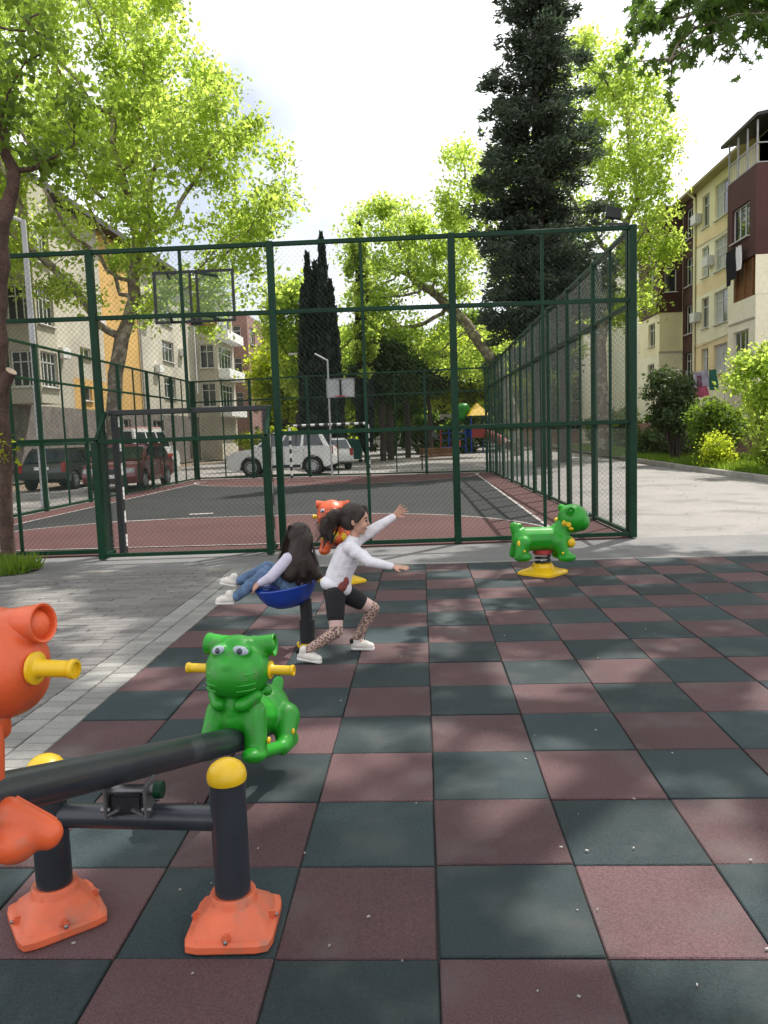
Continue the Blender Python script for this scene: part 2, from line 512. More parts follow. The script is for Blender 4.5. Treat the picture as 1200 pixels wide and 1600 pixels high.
TX0, TY0, T = 0.0087, 2.166, 0.5
NI0, NI1, NJ0, NJ1 = -4, 9, -4, 14
sheet('tile_bed', TX0+NI0*T-0.002, TX0+NI1*T, TY0+NJ0*T, TY0+NJ1*T, -0.012, M['bed'])
playground_floor = empty('rubber_floor', (0, 0, 0)); tag(playground_floor, kind='structure')
_tm = MB().box((0, 0, -0.012), (T-0.007, T-0.007, 0.024))
_to = _tm.build('rubber_tile', M['tile_red'], playground_floor, bevel=0.004, seg=1)
tile_red = _to.data
tile_green = tile_red.copy(); tile_green.materials.clear(); tile_green.materials.append(M['tile_green'])
first = True
for j in range(NJ0, NJ1):
    for i in range(NI0, NI1):
        me = tile_green if (i+j) % 2 == 0 else tile_red
        if first: o = _to; o.data = me; first = False
        else:
            o = bpy.data.objects.new('rubber_tile', me); col.objects.link(o); o.parent = playground_floor
        o.location = (TX0+(i+0.5)*T + random.uniform(-1, 1)*0.0030, TY0+(j+0.5)*T + random.uniform(-1, 1)*0.0030, random.uniform(-0.004, 0.0015))
        o.rotation_euler = (random.uniform(-1, 1)*0.003, random.uniform(-1, 1)*0.003, random.uniform(-1, 1)*0.006)
XE = TX0+NI0*T      # left edge of the rubber tiles
YE = TY0+NJ1*T      # far edge
# flush kerb behind the tiles
sheet('walkway', -12.3, 9.05, YE+0.09, 11.02, -0.016, M['walkway'])  # added sheet, shade in front of the fence is put into its grey
ek = empty('tile_edging'); tag(ek, kind='structure')
_km = None
for k in range(8):
    x = XE + 0.45 + k*0.9
    if _km is None:
        o = MB().box((0, 0, -0.02), (0.892, 0.075, 0.05)).build('edging_stone', M['paver_pale'], ek, bevel=0.006, seg=1); _km = o.data
    else:
        o = bpy.data.objects.new('edging_stone', _km); col.objects.link(o); o.parent = ek
    o.location = (x, YE+0.045, 0.0 + random.uniform(-0.002, 0.002))

# left walk of grey pavers with a pale border strip
walk = empty('paved_walk'); tag(walk, kind='structure')
bed2 = sheet('paver_bed', -12.4, XE-0.004, -4, YE+0.08, -0.014, M['soil'])
def brick_mesh(name, sx, sy, mat):
    o = MB().box((0, 0, -0.02), (sx, sy, 0.04)).build(name, mat, walk, bevel=0.004, seg=1)
    me = o.data
    bpy.data.objects.remove(o)
    return me
pm = brick_mesh('paver', 0.394, 0.094, M['paver_grey'])
pm_pale = brick_mesh('border_paver', 0.176, 0.095, M['paver_pale'])
XB = XE - 0.375
spots = []
halves = []
row = 0
y = -1.5
while y < YE+0.02:
    off = 0.2 if row % 2 else 0.0
    x = XB - 0.2 - off
    if off: halves.append((XB-0.1, y))
    while x > -7.6:
        spots.append((x, y)); x -= 0.4
    y += 0.1; row += 1
def visible(x, y):
    return y > 2.8 and (x/y) > -0.585
near = sorted([p for p in spots if visible(*p)], key=lambda p: p[1])[:300]
ns = set(near)
for x, y in near:
    o = bpy.data.objects.new('paver', pm); col.objects.link(o); o.parent = walk
    o.location = (x, y, random.uniform(-0.003, 0.001)); o.rotation_euler = (random.uniform(-1, 1)*0.006, random.uniform(-1, 1)*0.012, random.uniform(-1, 1)*0.006)
pm_half = brick_mesh('paver', 0.194, 0.094, M['paver_grey'])
for x, y in halves:
    if y < 2.8: continue
    o = bpy.data.objects.new('half_paver', pm_half); col.objects.link(o); o.parent = walk
    o.location = (x, y, random.uniform(-0.003, 0.001))
rest = MB()
for x, y in spots:
    if (x, y) in ns or y < 1.5: continue
    z = random.uniform(-0.003, 0.001)
    rest.box((x, y, z-0.02), (0.394, 0.094, 0.04), rz=random.uniform(-1, 1)*0.006)
tag(rest.build('paver_field', M['paver_grey'], walk), kind='stuff')
border = empty('paver_border'); tag(border, kind='structure')
y = 2.6; row = 0
while y < YE+0.02:
    for k in (0, 1):
        o = bpy.data.objects.new('border_paver', pm_pale); col.objects.link(o); o.parent = border
        o.location = (XE-0.096-0.186*k, y + (0.05 if k else 0), random.uniform(-0.003, 0.001)); o.rotation_euler = (random.uniform(-1, 1)*0.008, random.uniform(-1, 1)*0.008, random.uniform(-1, 1)*0.012)
    y += 0.1

# small litter on the rubber: blossom scraps and chips
lit = MB()
for k in range(60):
    yy = 2.0 + 6.5*random.random()**1.6; xx = random.uniform(-1.9, min(3.6, 0.45*yy+0.2))
    s = random.uniform(0.002, 0.006)
    lit.box((xx, yy, 0.004), (s*2, s, 0.004), rz=random.uniform(0, 3))
tag(lit.build('fallen_litter', M['kerb']), 'tiny pale blossom scraps scattered over the rubber tiles', 'litter', kind='stuff')

rl_ = MB()
for k in range(260):
    if k < 170: xx = random.uniform(3.2, 9.0); yy = random.uniform(11.2, 27)
    else: xx = random.uniform(-6.5, -2.5); yy = random.uniform(5, 10.3)
    s = random.uniform(0.012, 0.035); a = random.uniform(0, 6.28)
    rl_.add([(xx-s*math.cos(a), yy-s*math.sin(a), 0.008), (xx+s*0.5*math.sin(a), yy-s*0.5*math.cos(a), 0.014), (xx+s*math.cos(a), yy+s*math.sin(a), 0.007), (xx-s*0.5*math.sin(a), yy+s*0.5*math.cos(a), 0.016)], [(0, 1, 2, 3)])
tag(rl_.build('fallen_leaves', M['bark_plane'], fix=False), 'small dry leaves scattered over the road and paving', 'litter', kind='stuff')
# sports court
CNR, CNL = (2.96, 10.965), (-9.02, 10.40)
CFR, CFL = (2.60, 29.5), (-9.18, 30.7)
court = MB().add([(CNL[0], CNL[1], 0), (CNR[0], CNR[1], 0), (CFR[0], CFR[1], 0), (CFL[0], CFL[1], 0),
                  (CNL[0], CNL[1], -0.05), (CNR[0], CNR[1], -0.05), (CFR[0], CFR[1], -0.05), (CFL[0], CFL[1], -0.05)],
                 [(0, 1, 2, 3), (4, 5, 1, 0), (5, 6, 2, 1), (6, 7, 3, 2), (7, 4, 0, 3)]).build('sports_court', M['court_red'])
tag(court, kind='structure')
def poly_sheet(name, pts, z, mat, parent):
    return MB().add([(x, y, z) for x, y in pts], [tuple(range(len(pts)))]).build(name, mat, parent, fix=False)
SL, SR, GL0, GL1 = -8.25, 2.0, 11.22, 28.9
GX = -3.22
def d_zone(y0, s, r=4.1, hw=1.2, n=14):
    """penalty D: quarter arcs round the two posts joined by a straight line"""
    pts = []
    for k in range(n+1):
        a = PI/2*k/n
        pts.append((GX+hw+r*math.cos(a), y0+s*r*math.sin(a)))
    for k in range(n+1):
        a = PI/2+PI/2*k/n
        pts.append((GX-hw+r*math.cos(a), y0+s*r*math.sin(a)))
    return pts
poly_sheet('court_field', [(SL, GL0), (SR, GL0), (SR-0.02, GL1-2.2), (SL, GL1-2.2)], 0.004, M['court_grey'], court)
dn = d_zone(GL0, 1); df = d_zone(GL1, -1)
poly_sheet('penalty_zone', dn, 0.008, M['court_red'], court)
poly_sheet('penalty_zone', df[::-1], 0.008, M['court_red'], court)
def stroke(name, pts, w, z, mat, parent):
    mb = MB()
    L = []
    for i, p in enumerate(pts):
        a = Vector(pts[max(i-1, 0)]); b = Vector(pts[min(i+1, len(pts)-1)])
        d = (b-a).normalized(); nrm = Vector((-d.y, d.x))*w/2
        q = Vector(p)
        L.append(((q+nrm).x, (q+nrm).y, z)); L.append(((q-nrm).x, (q-nrm).y, z))
    fs = [(2*i, 2*i+1, 2*i+3, 2*i+2) for i in range(len(pts)-1)]
    return mb.add(L, fs).build(name, mat, parent)
stroke('side_line', [(SR, GL0), (SR-0.02, GL1)], 0.06, 0.0125, M['line'], court)
stroke('side_line', [(SL, GL0), (SL, GL1)], 0.06, 0.0125, M['line'], court)
stroke('goal_line', [(CNL[0]+0.2, GL0), (SR, GL0)], 0.05, 0.0118, M['line'], court)
stroke('goal_line', [(SL, GL1), (SR, GL1)], 0.05, 0.0118, M['line'], court)
stroke('penalty_line', dn, 0.06, 0.0132, M['line'], court)
stroke('penalty_line', df, 0.06, 0.0132, M['line'], court)
0 and stroke('halfway_line', [(SL, 20.0), (SR, 20.0)], 0.06, 0.0118, M['line'], court)
0 and stroke('centre_circle', [(GX+2.0*math.cos(a), 20.0+2.0*math.sin(a)) for a in np.linspace(0, 2*PI, 33)], 0.06, 0.0125, M['line'], court)
stroke('pale_stroke', [(-6.3, 14.95), (-5.2, 15.2)], 0.12, 0.0140, M['line'], court)  # short pale strokes on the left of the court, wider than the lines
stroke('pale_stroke', [(-5.0, 16.1), (-4.5, 16.15)], 0.22, 0.0140, M['line'], court)

# right verge: kerb stones, grass, soil
verge = MB().add([(9.26, 12, 0.06), (40, 12, 0.10), (40, 110, 0.10), (12.5, 110, 0.06), (9.55, 34, 0.06)], [(0, 1, 2, 3, 4)]).build('verge', M['soil'], fix=False)
tag(verge, kind='structure')
kb = empty('verge_kerb'); tag(kb, kind='structure')
kpts = [(9.10, 12.0), (9.12, 26.5), (9.42, 34.0), (10.7, 47.0), (12.5, 70.0)]
def along(pts, step):
    out = []
    for a, b in zip(pts[:-1], pts[1:]):
        L = math.dist(a, b); n = max(1, round(L/step))
        for k in range(n):
            t0, t1 = k/n, (k+1)/n
            out.append((Vector((a[0]+(b[0]-a[0])*t0, a[1]+(b[1]-a[1])*t0)), Vector((a[0]+(b[0]-a[0])*t1, a[1]+(b[1]-a[1])*t1))))
    return out
_kme = MB().box((0, 0, 0.04), (0.15, 0.985, 0.20)).build('kerb_stone', M['kerb'], kb, bevel=0.012, seg=1)
_first = True
for a, b in along(kpts, 1.0):
    if _first: o = _kme; _first = False
    else:
        o = bpy.data.objects.new('kerb_stone', _kme.data); col.objects.link(o); o.parent = kb
    mid = (a+b)/2; d = b-a
    o.location = (mid.x+0.08, mid.y, random.uniform(-0.006, 0.006)); o.rotation_euler = (0, 0, -math.atan2(d.x, d.y))
    o.scale = (1, d.length, 1)

def grass_patch(name, region, n, h, label):
    """blades; region() returns x,y,z"""
    P = np.array([region() for _ in range(n)])
    ang = RNG.uniform(0, 2*PI, n); hh = h*RNG.uniform(0.5, 1.3, n); w = RNG.uniform(0.006, 0.014, n)*(h/0.12)
    lean = RNG.normal(0, 0.35, (n, 2))
    V = np.zeros((n, 3, 3))
    V[:, 0] = P + np.stack([np.cos(ang)*w, np.sin(ang)*w, 0*w], 1)
    V[:, 1] = P - np.stack([np.cos(ang)*w, np.sin(ang)*w, 0*w], 1)
    V[:, 2] = P + np.stack([lean[:, 0]*hh, lean[:, 1]*hh, hh], 1)
    o = quads_mesh(name, V.reshape(-1, 3), np.arange(n*3).reshape(n, 3), M['grass'])
    return tag(o, label, 'grass', kind='stuff')
def reg_r():
    y = random.uniform(19, 60); xk = 9.28 if y < 26.5 else 9.28+(y-26.5)*0.05
    return (xk+random.random()**1.3*4.0, y, 0.06)
grass_patch('verge_grass', reg_r, 26000, 0.26, 'lit green grass along the verge behind the kerb')
MB().add([(-7.5, 8.9, 0.0), (-5.15, 9.05, 0.0), (-4.95, 9.6, 0.02), (-5.2, 10.1, 0.03), (-6.0, 10.25, 0.03), (-7.5, 10.2, 0.03)], [(0, 1, 2, 3, 4, 5)])
_pit = tag(MB().add([(-7.5, 8.75, 0.006), (-5.2, 8.98, 0.006), (-4.95, 9.5, 0.008), (-5.15, 10.0, 0.008), (-5.9, 10.15, 0.008), (-7.5, 10.1, 0.008)], [(0, 1, 2, 3, 4, 5)]).build('tree_pit', M['soil'], fix=False), kind='structure')
def reg_l():
    while True:
        x = random.uniform(-7.4, -4.95); y = random.uniform(8.8, 10.1)
        if (x+5.9)**2/1.0+(y-9.4)**2/0.36 < 1 or x < -6: return (x, y, 0.006)
grass_patch('tree_pit_grass', reg_l, 5200, 0.16, 'small patch of grass round the foot of the near left tree')

# ================================================================== FENCES
def wires(mb, p0, p1, z0, z1, z1b=None, cell=0.062, r=0.0017):
    """diagonal wires of chain link between two bays; straight 3-sided strands"""
    a = Vector(p0); b = Vector(p1); L = (b-a).length; d = (b-a)/L
    z1b = z1 if z1b is None else z1b
    H = min(z1, z1b)-z0
    nrm = Vector((-d.y, d.x))
    s = cell*1.15
    for sg in (1, -1):
        c = -H if sg == 1 else 0.0
        end = L if sg == 1 else L+H
        while c < end:
            # line u = c + sg*w (w height)
            if sg == 1:
                w0 = max(0, -c); w1 = min(H, L-c)
                u0, u1 = c+w0, c+w1
            else:
                w0 = max(0, c-L); w1 = min(H, c)
                u0, u1 = c-w0, c-w1
            if w1-w0 > 0.01:
                P0 = Vector((a.x+d.x*u0, a.y+d.y*u0, z0+w0)); P1 = Vector((a.x+d.x*u1, a.y+d.y*u1, z0+w1))
                o = Vector((nrm.x, nrm.y, 0))*r*sg
                t = (P1-P0).normalized(); k = Vector((nrm.x, nrm.y, 0)); q = t.cross(k)
                vs = []
                for P in (P0+o, P1+o):
                    for an in (0.5, 2.6, 4.7):
                        vs.append(P + (k*math.cos(an)+q*math.sin(an))*r)
                mb.add(vs, [(0, 1, 4, 3), (1, 2, 5, 4), (2, 0, 3, 5)])
            c += s

def fence_side(name, label, A, B, n, hA, hB, rails, cell=0.075, r=0.002, skip=None, thick=0.095, thin=0.042):
    """n bays from A to B; thick posts at bay ends, a thin post mid bay"""
    root = empty(name, (0, 0, 0), 0, label, 'fence')
    A = Vector(A); B = Vector(B); d = (B-A).normalized(); L = (B-A).length
    rz = math.atan2(d.y, d.x)
    def at(t): return A+(B-A)*t
    def hh(t): return hA+(hB-hA)*t
    for k in range(n+1):
        p = at(k/n); h = hh(k/n)
        MB().box((p.x, p.y, h/2), (thick, thick, h), rz).build('post', M['fence'], root, bevel=0.006, seg=1)
    for k in range(n):
        t = (k+0.5)/n; p = at(t); h = hh(t)
        z0 = skip[k] if skip and k in skip else 0.02
        MB().box((p.x, p.y, (h-0.03+z0)/2), (thin, thin, h-0.03-z0), rz).build('mid_post', M['fence'], root, bevel=0.004, seg=1)
    for k in range(n):
        for zz in rails + ['top', 'bottom']:
            a = at(k/n)+d*thick*0.5; b = at((k+1)/n)-d*thick*0.5
            za = hh(k/n)-0.035 if zz == 'top' else (0.05 if zz == 'bottom' else zz)
            zb = hh((k+1)/n)-0.035 if zz == 'top' else za
            if skip and k in skip and za < skip[k]-0.05: continue
            MB().bar((a.x, a.y, za), (b.x, b.y, zb), 0.058, 0.058).build('rail', M['fence'], root, bevel=0.004, seg=1)
        mb = MB()
        a = at(k/n)+d*thick*0.5; b = at((k+1)/n)-d*thick*0.5
        z0 = skip[k]+0.02 if skip and k in skip else 0.06
        wires(mb, (a.x, a.y), (b.x, b.y), z0, hh(k/n)-0.06, hh((k+1)/n)-0.06, cell, r)
        tag(mb.build('wire_mesh', M['wire'], root, fix=False), kind='stuff')
    return root

# near side: posts at x = 2.96, 0.48, -2.0, -4.48, ...
NA = Vector((-9.44, 10.38)); NB = Vector((2.96, 10.965))
near_fence = fence_side('court_fence', 'tall dark green chain link fence nearest the playground, with a goal recess', NA, NB, 5, 4.17, 4.30, [3.30, 1.635], 0.064, 0.0015, skip={2: 2.0})
right_fence = fence_side('court_fence', 'receding green chain link fence on the right side of the court', (2.952, 11.10), CFR, 9, 4.30, 3.98, [3.25, 1.64], 0.078, 0.0016)
left_fence = fence_side('court_fence', 'sunlit green chain link fence on the far left side of the court', CNL, CFL, 8, 4.0, 3.95, [3.13, 1.60], 0.08, 0.0019)
far_fence = fence_side('court_fence', 'green chain link fence at the far end of the court', (CFL[0]+0.12, CFL[1]), (CFR[0]-0.12, CFR[1]), 5, 3.95, 3.98, [3.10, 1.72], 0.10, 0.0023)

def ny(x):
    return NA.y + (NB.y-NA.y)*(x-NA.x)/(NB.x-NA.x)
# goal recess pushed out of the near fence towards the playground
goal = empty('goal_recess', (-3.24, ny(-3.24), 0), 0, 'green wire goal recess with black and white striped posts in the near fence', 'goal')
def rel(p): return (p[0]+3.24, p[1]-ny(-3.24), p[2])
GXL, GXR = -4.40, -2.10
yb = 0.42
for x in (GXL, GXR):
    MB().box(rel((x, ny(x)-yb, 0.80)), (0.095, 0.095, 1.60)).build('back_post', M['fence'], goal, bevel=0.006, seg=1)
MB().bar(rel((GXL+0.05, ny(GXL)-yb, 1.60)), rel((GXR-0.05, ny(GXR)-yb, 1.60)), 0.058).build('back_bar', M['fence'], goal, bevel=0.004, seg=1)
MB().bar(rel((GXL+0.05, ny(GXL)-yb, 0.05)), rel((GXR-0.05, ny(GXR)-yb, 0.05)), 0.05).build('ground_bar', M['fence'], goal, bevel=0.004, seg=1)
for x in (GXL, GXR):
    MB().bar(rel((x, ny(x)-yb+0.05, 0.05)), rel((x, ny(x)-0.02, 0.05)), 0.05).build('side_bar', M['fence'], goal, bevel=0.004, seg=1)
    MB().bar(rel((x, ny(x)-yb+0.03, 1.61)), rel((x, ny(x)-0.03, 2.0)), 0.05).build('sloping_bar', M['fence'], goal, bevel=0.004, seg=1)
def striped_post(x, y, h, parent, rl):
    p = MB().tube([rl((x, y, 0.0)), rl((x, y, h))], 0.045, 12).build('goal_post', M['black'], parent, smooth=True)
    k = 0; z = 0.10
    while z < h-0.1:
        MB().tube([rl((x, y, z)), rl((x, y, min(z+0.17, h-0.02)))], 0.0475, 12).build('white_band', M['white'], p, smooth=True)
        z += 0.34
    return p
for x in (GXL+0.14, GXR-0.03):
    striped_post(x-0.055, ny(x)+0.13, 1.97, goal, rel)
    MB().box(rel((x-0.045, ny(x)+0.04, 0.98)), (0.085, 0.06, 1.96)).build('mouth_post', M['black'], goal, bevel=0.006, seg=1)
MB().bar(rel((GXL, ny(GXL)+0.10, 2.0)), rel((GXR, ny(GXR)+0.10, 2.0)), 0.075).build('crossbar', M['black'], goal, bevel=0.01, seg=1)
# recess netting
def mesh_quad(mb, O, U, W, cell, r):
    """chain link on a free quad: origin, edge vectors"""
    O = Vector(O); U = Vector(U); W = Vector(W); L = U.length; H = W.length; u = U/L; w = W/H; n = u.cross(w)
    s = cell*1.15
    for sg in (1, -1):
        c = -H if sg == 1 else 0.0
        end = L if sg == 1 else L+H
        while c < end:
            if sg == 1:
                a, b = max(0, -c), min(H, L-c); pa, pb = (c+a, a), (c+b, b)
            else:
                a, b = max(0, c-L), min(H, c); pa, pb = (c-a, a), (c-b, b)
            if b-a > 0.01:
                P0 = O+u*pa[0]+w*pa[1]+n*r*sg; P1 = O+u*pb[0]+w*pb[1]+n*r*sg
                t = (P1-P0).normalized(); q = t.cross(n)
                vs = [P+(n*math.cos(an)+q*math.sin(an))*r for P in (P0, P1) for an in (0.5, 2.6, 4.7)]
                mb.add(vs, [(0, 1, 4, 3), (1, 2, 5, 4), (2, 0, 3, 5)])
            c += s
mb = MB(); mesh_quad(mb, rel((GXL, ny(GXL)-yb, 0.06)), (GXR-GXL, ny(GXR)-ny(GXL), 0), (0, 0, 1.52), 0.062, 0.002)
tag(mb.build('wire_mesh', M['wire'], goal, fix=False), kind='stuff')
for x in (GXL, GXR):
    mb = MB(); mesh_quad(mb, rel((x, ny(x)-yb, 0.06)), (0, yb, 0), (0, 0, 1.6), 0.05, 0.0024)
    tag(mb.build('wire_mesh', M['wire'], goal, fix=False), kind='stuff')
mb = MB(); mesh_quad(mb, rel((GXL, ny(GXL)-yb, 1.62)), (GXR-GXL, ny(GXR)-ny(GXL), 0), (0, yb, 0.39), 0.062, 0.002)
tag(mb.build('wire_mesh', M['wire'], goal, fix=False), kind='stuff')

# far goal
FG = (-3.6, 29.75)
g2 = empty('far_goal', (FG[0], FG[1], 0), 0, 'striped black and white goal frame at the far end of the court', 'goal')
rl2 = lambda p: (p[0]-FG[0], p[1]-FG[1], p[2])
for x in (-5.1, -2.05):
    striped_post(x, FG[1], 2.0, g2, rl2)
cb = MB().tube([rl2((-5.1, FG[1], 2.02)), rl2((-2.05, FG[1], 2.02))], 0.045, 10).build('crossbar', M['black'], g2, smooth=True)
for k in range(9):
    x = -4.95+k*0.34
    MB().tube([rl2((x, FG[1], 2.02)), rl2((x+0.16, FG[1], 2.02))], 0.048, 10).build('white_band', M['white'], cb, smooth=True)

# basketball boards
def backboard(loc, w, h, label, rim_s=1.0, facing=1, post=None, boardmat='board', framemat='black'):
    r = empty('backboard', loc, 0, label, 'backboard')
    f = 0.035
    MB().box((0, 0, h/2-f/2), (w, 0.04, f)).build('top_rail', M[framemat], r)
    MB().box((0, 0, -h/2+f/2), (w, 0.04, f)).build('bottom_rail', M[framemat], r)
    for sx in (-1, 1):
        MB().box((sx*(w/2-f/2), 0, 0), (f, 0.04, h-2*f)).build('side_rail', M[framemat], r)
    for sx in (-1, 1):
        MB().box((sx*0.05, -0.002, 0), (0.03, 0.04, h-2*f)).build('centre_rail', M[framemat], r)
        x0 = 0.065; x1 = w/2-f
        MB().box((sx*(x0+x1)/2, 0.006, 0), (x1-x0, 0.012, h-2*f-0.004)).build('clear_panel', M[boardmat], r)
    y = facing
    MB().tube([(0.22*math.cos(a)*rim_s, y*(0.30+0.22*math.sin(a))*rim_s, -h/2+0.04) for a in np.linspace(0, 2*PI, 25)], 0.010, 6, caps=False).build('rim', M['red_plastic'], r, smooth=True)
    MB().box((0, y*0.05, -h/2+0.02), (0.16, 0.07, 0.10)).build('rim_bracket', M['black'], r)
    for sx in (-1, 1):
        MB().bar((sx*0.35, -y*0.02, h/2-0.1), (sx*0.2, -y*0.55, h/2-0.15), 0.035).build('stay', M['fence'], r)
        MB().bar((sx*0.35, -y*0.02, -h/2+0.03), (sx*0.2, -y*0.55, -h/2+0.05), 0.035).build('stay', M['fence'], r)
    return r
backboard((-3.24, 11.28, 3.66), 1.19, 0.745, 'clear framed basketball board hung high inside the near fence')
bb2 = backboard((-2.93, 28.55, 3.33), 1.05, 0.70, 'small white grey basketball board at the far end of the court', facing=-1, boardmat='pole', framemat='steel')
MB().tube([(-0.55, 0.9, -3.33), (-0.55, 0.9, 1.1), (-1.0, 0.7, 1.35)], 0.04, 8).build('support_post', M['pole'], bb2, smooth=True)

# flood lamp on the near right corner
fl = empty('flood_lamp', (2.70, 10.94, 4.30), 0, 'dark square flood lamp on the right top corner of the near fence', 'lamp')
Mt = Matrix.Rotation(math.radians(-18), 3, 'X') @ Matrix.Rotation(math.radians(12), 3, 'Y')
MB().box((0, 0, 0.16), (0.21, 0.05, 0.17), M=Mt).build('lamp_head', M['black'], fl, bevel=0.008)
MB().bar((-0.02, 0.02, 0.0), (0, 0.01, 0.12), 0.03).build('bracket', M['black'], fl)
MB().bar((-0.1, 0.02, 0.02), (0.22, 0.03, 0.02), 0.03).build('mounting_arm', M['black'], fl)

# tall light pole outside the left fence
lp = empty('light_pole', (-9.85, 19.5, 0), 0, 'tall tapering light grey street light pole behind the left fence', 'street light')
MB().tube([(0, 0, 0), (0, 0, 0.5), (0, 0, 7.25)], [0.11, 0.095, 0.062], 12).build('pole', M['pole'], lp, smooth=True)
MB().tube([(0, 0, 7.2), (-0.25, 0, 7.32), (-1.6, 0.1, 7.45)], [0.05, 0.045, 0.04], 8).build('arm', M['pole'], lp, smooth=True)
MB().box((-1.8, 0.1, 7.46), (0.55, 0.2, 0.09)).build('lamp_head', M['pole'], lp, bevel=0.02)
lp2 = empty('light_pole', (-5.75, 42.5, 0), 0, 'slim far street light beside the dark cypresses, arm to the left', 'street light')
MB().tube([(0, 0, 0), (0, 0, 5.6)], [0.06, 0.045], 8).build('pole', M['pole'], lp2, smooth=True)
MB().tube([(0, 0, 5.55), (-0.5, 0, 5.8), (-1.0, 0, 6.1)], 0.04, 8).build('arm', M['pole'], lp2, smooth=True)
MB().box((-1.15, 0, 6.12), (0.5, 0.22, 0.10)).build('lamp_head', M['frame_white'], lp2, bevel=0.02)

# ================================================================== PLAY EQUIPMENT
def foot_shoe(root, loc, rz):
    """moulded plastic foot that wraps the post base: collar on a flared square block"""
    R = Matrix.Rotation(rz, 3, 'Z')
    rings = []
    n = 32
    def ring(z, a, k, r):     # superellipse blend
        out = []
        for i in range(n):
            t = 2*PI*i/n + PI/4
            c, s = math.cos(t), math.sin(t)
            q = (abs(c)**k+abs(s)**k)**(-1/k)
            out.append(R @ Vector((a*q*c, a*q*s, z)) + Vector(loc))
        return out
    spec = [(0.0, 0.132, 9), (0.007, 0.138, 9), (0.027, 0.138, 9), (0.034, 0.132, 8), (0.037, 0.121, 7), (0.058, 0.110, 6), (0.080, 0.088, 4.5), (0.095, 0.076, 3), (0.102, 0.074, 2.2), (0.124, 0.073, 2), (0.130, 0.069, 2), (0.128, 0.061, 2)]
    vs = []
    for z, a, k in spec: vs += ring(z, a, k, 0)
    fs = []
    for i in range(len(spec)-1):
        for j in range(n):
            j2 = (j+1) % n
            fs.append((i*n+j, i*n+j2, (i+1)*n+j2, (i+1)*n+j))
    fs.append(tuple(range(n))[::-1]); fs.append(tuple((len(spec)-1)*n+j for j in range(n)))
    f = MB().add(vs, fs).build('foot', M['foot_plastic'], root, smooth=True)
    for sx, sy in ((1, 0), (-1, 0), (0, 1), (0, -1)):
        c = R @ Vector((sx*0.113, sy*0.113, 0.042)) + Vector(loc)
        MB().box(c, (0.026 if sx == 0 else 0.046, 0.026 if sy == 0 else 0.046, 0.030), rz).build('bolt_lug', M['foot_plastic'], f, bevel=0.007)
        c2 = R @ Vector((sx*0.136, sy*0.136, 0.042)) + Vector(loc)
        MB().ellipsoid(c2, 0.007, seg=8, ring=6).build('bolt', M['steel'], f, smooth=True)
    return f

SP = Vector((-0.965, 2.33, 0.0))
seesaw = empty('seesaw', SP, 0, 'black tube seesaw with orange feet and yellow post caps, in front', 'seesaw')
def sr(p): return Vector(p)-SP
PA, PB = (-0.648, 2.31), (-1.262, 2.36)
for (x, y), rz in ((PA, 0.03), (PB, 0.66)):
    foot_shoe(seesaw, sr((x, y, 0.0)), rz)
    MB().tube([sr((x, y, 0.02)), sr((x, y, 0.505))], 0.057, 24).build('post', M['tubeblack'], seesaw, smooth=True)
    MB().lathe([(0.061, 0.498), (0.063, 0.505), (0.063, 0.518), (0.059, 0.534), (0.048, 0.550), (0.030, 0.562), (0.010, 0.567), (0.001, 0.5675)], sr((x, y, 0)), 24).build('post_cap', M['yellow_plastic'], seesaw, smooth=True)
MB().tube([sr((PA[0]-0.03, PA[1], 0.372)), sr((PB[0]+0.03, PB[1], 0.362))], 0.040, 20).build('crossbar', M['tubeblack'], seesaw, smooth=True)
DIR = Vector((0.14, 1.0, -0.318)).normalized()
PIV = Vector((-0.969, 2.32, 0.548))
far_end = PIV + DIR*0.965
near_end = PIV - DIR*1.05
MB().tube([sr(near_end), sr(far_end)], 0.0535, 28).build('beam', M['tubeblack'], seesaw, smooth=True)
MB().ellipsoid(sr(far_end), (0.052, 0.052, 0.012), M=DIR.to_track_quat('Z', 'Y').to_matrix(), seg=20, ring=8).build('beam_cap', M['black'], seesaw, smooth=True)
# pivot bracket: two clamp plates, bolts, rubber stop
br = empty('pivot_bracket', sr((PIV.x, PIV.y, 0.44))); br.parent = seesaw; br.scale = (0.86, 0.8, 0.8)
for s in (-1, 1):
    MB().box((s*0.075, 0, 0.0), (0.012, 0.12, 0.14)).build('clamp_plate', M['steel'], br, bevel=0.004)
    MB().box((s*0.045, 0.0, -0.035), (0.05, 0.13, 0.010), M=Matrix.Rotation(s*0.5, 3, 'Y')).build('saddle_plate', M['steel'], br, bevel=0.003)
    for yy in (-0.045, 0.045):
        MB().tube([(s*0.095, yy, -0.03), (s*0.060, yy, -0.03)], 0.010, 6).build('bolt', M['steel'], br)
MB().tube([(-0.085, 0, 0.03), (0.10, 0, 0.03)], 0.022, 14).build('pivot_pin', M['steel'], br, smooth=True)
MB().tube([(0.10, -0.01, 0.035), (0.13, -0.01, 0.035)], 0.034, 16).build('bearing', M['fence'], br, smooth=True)
MB().box((0.0, 0.0, -0.01), (0.12, 0.09, 0.08)).build('hinge_block', M['black'], br, bevel=0.01)

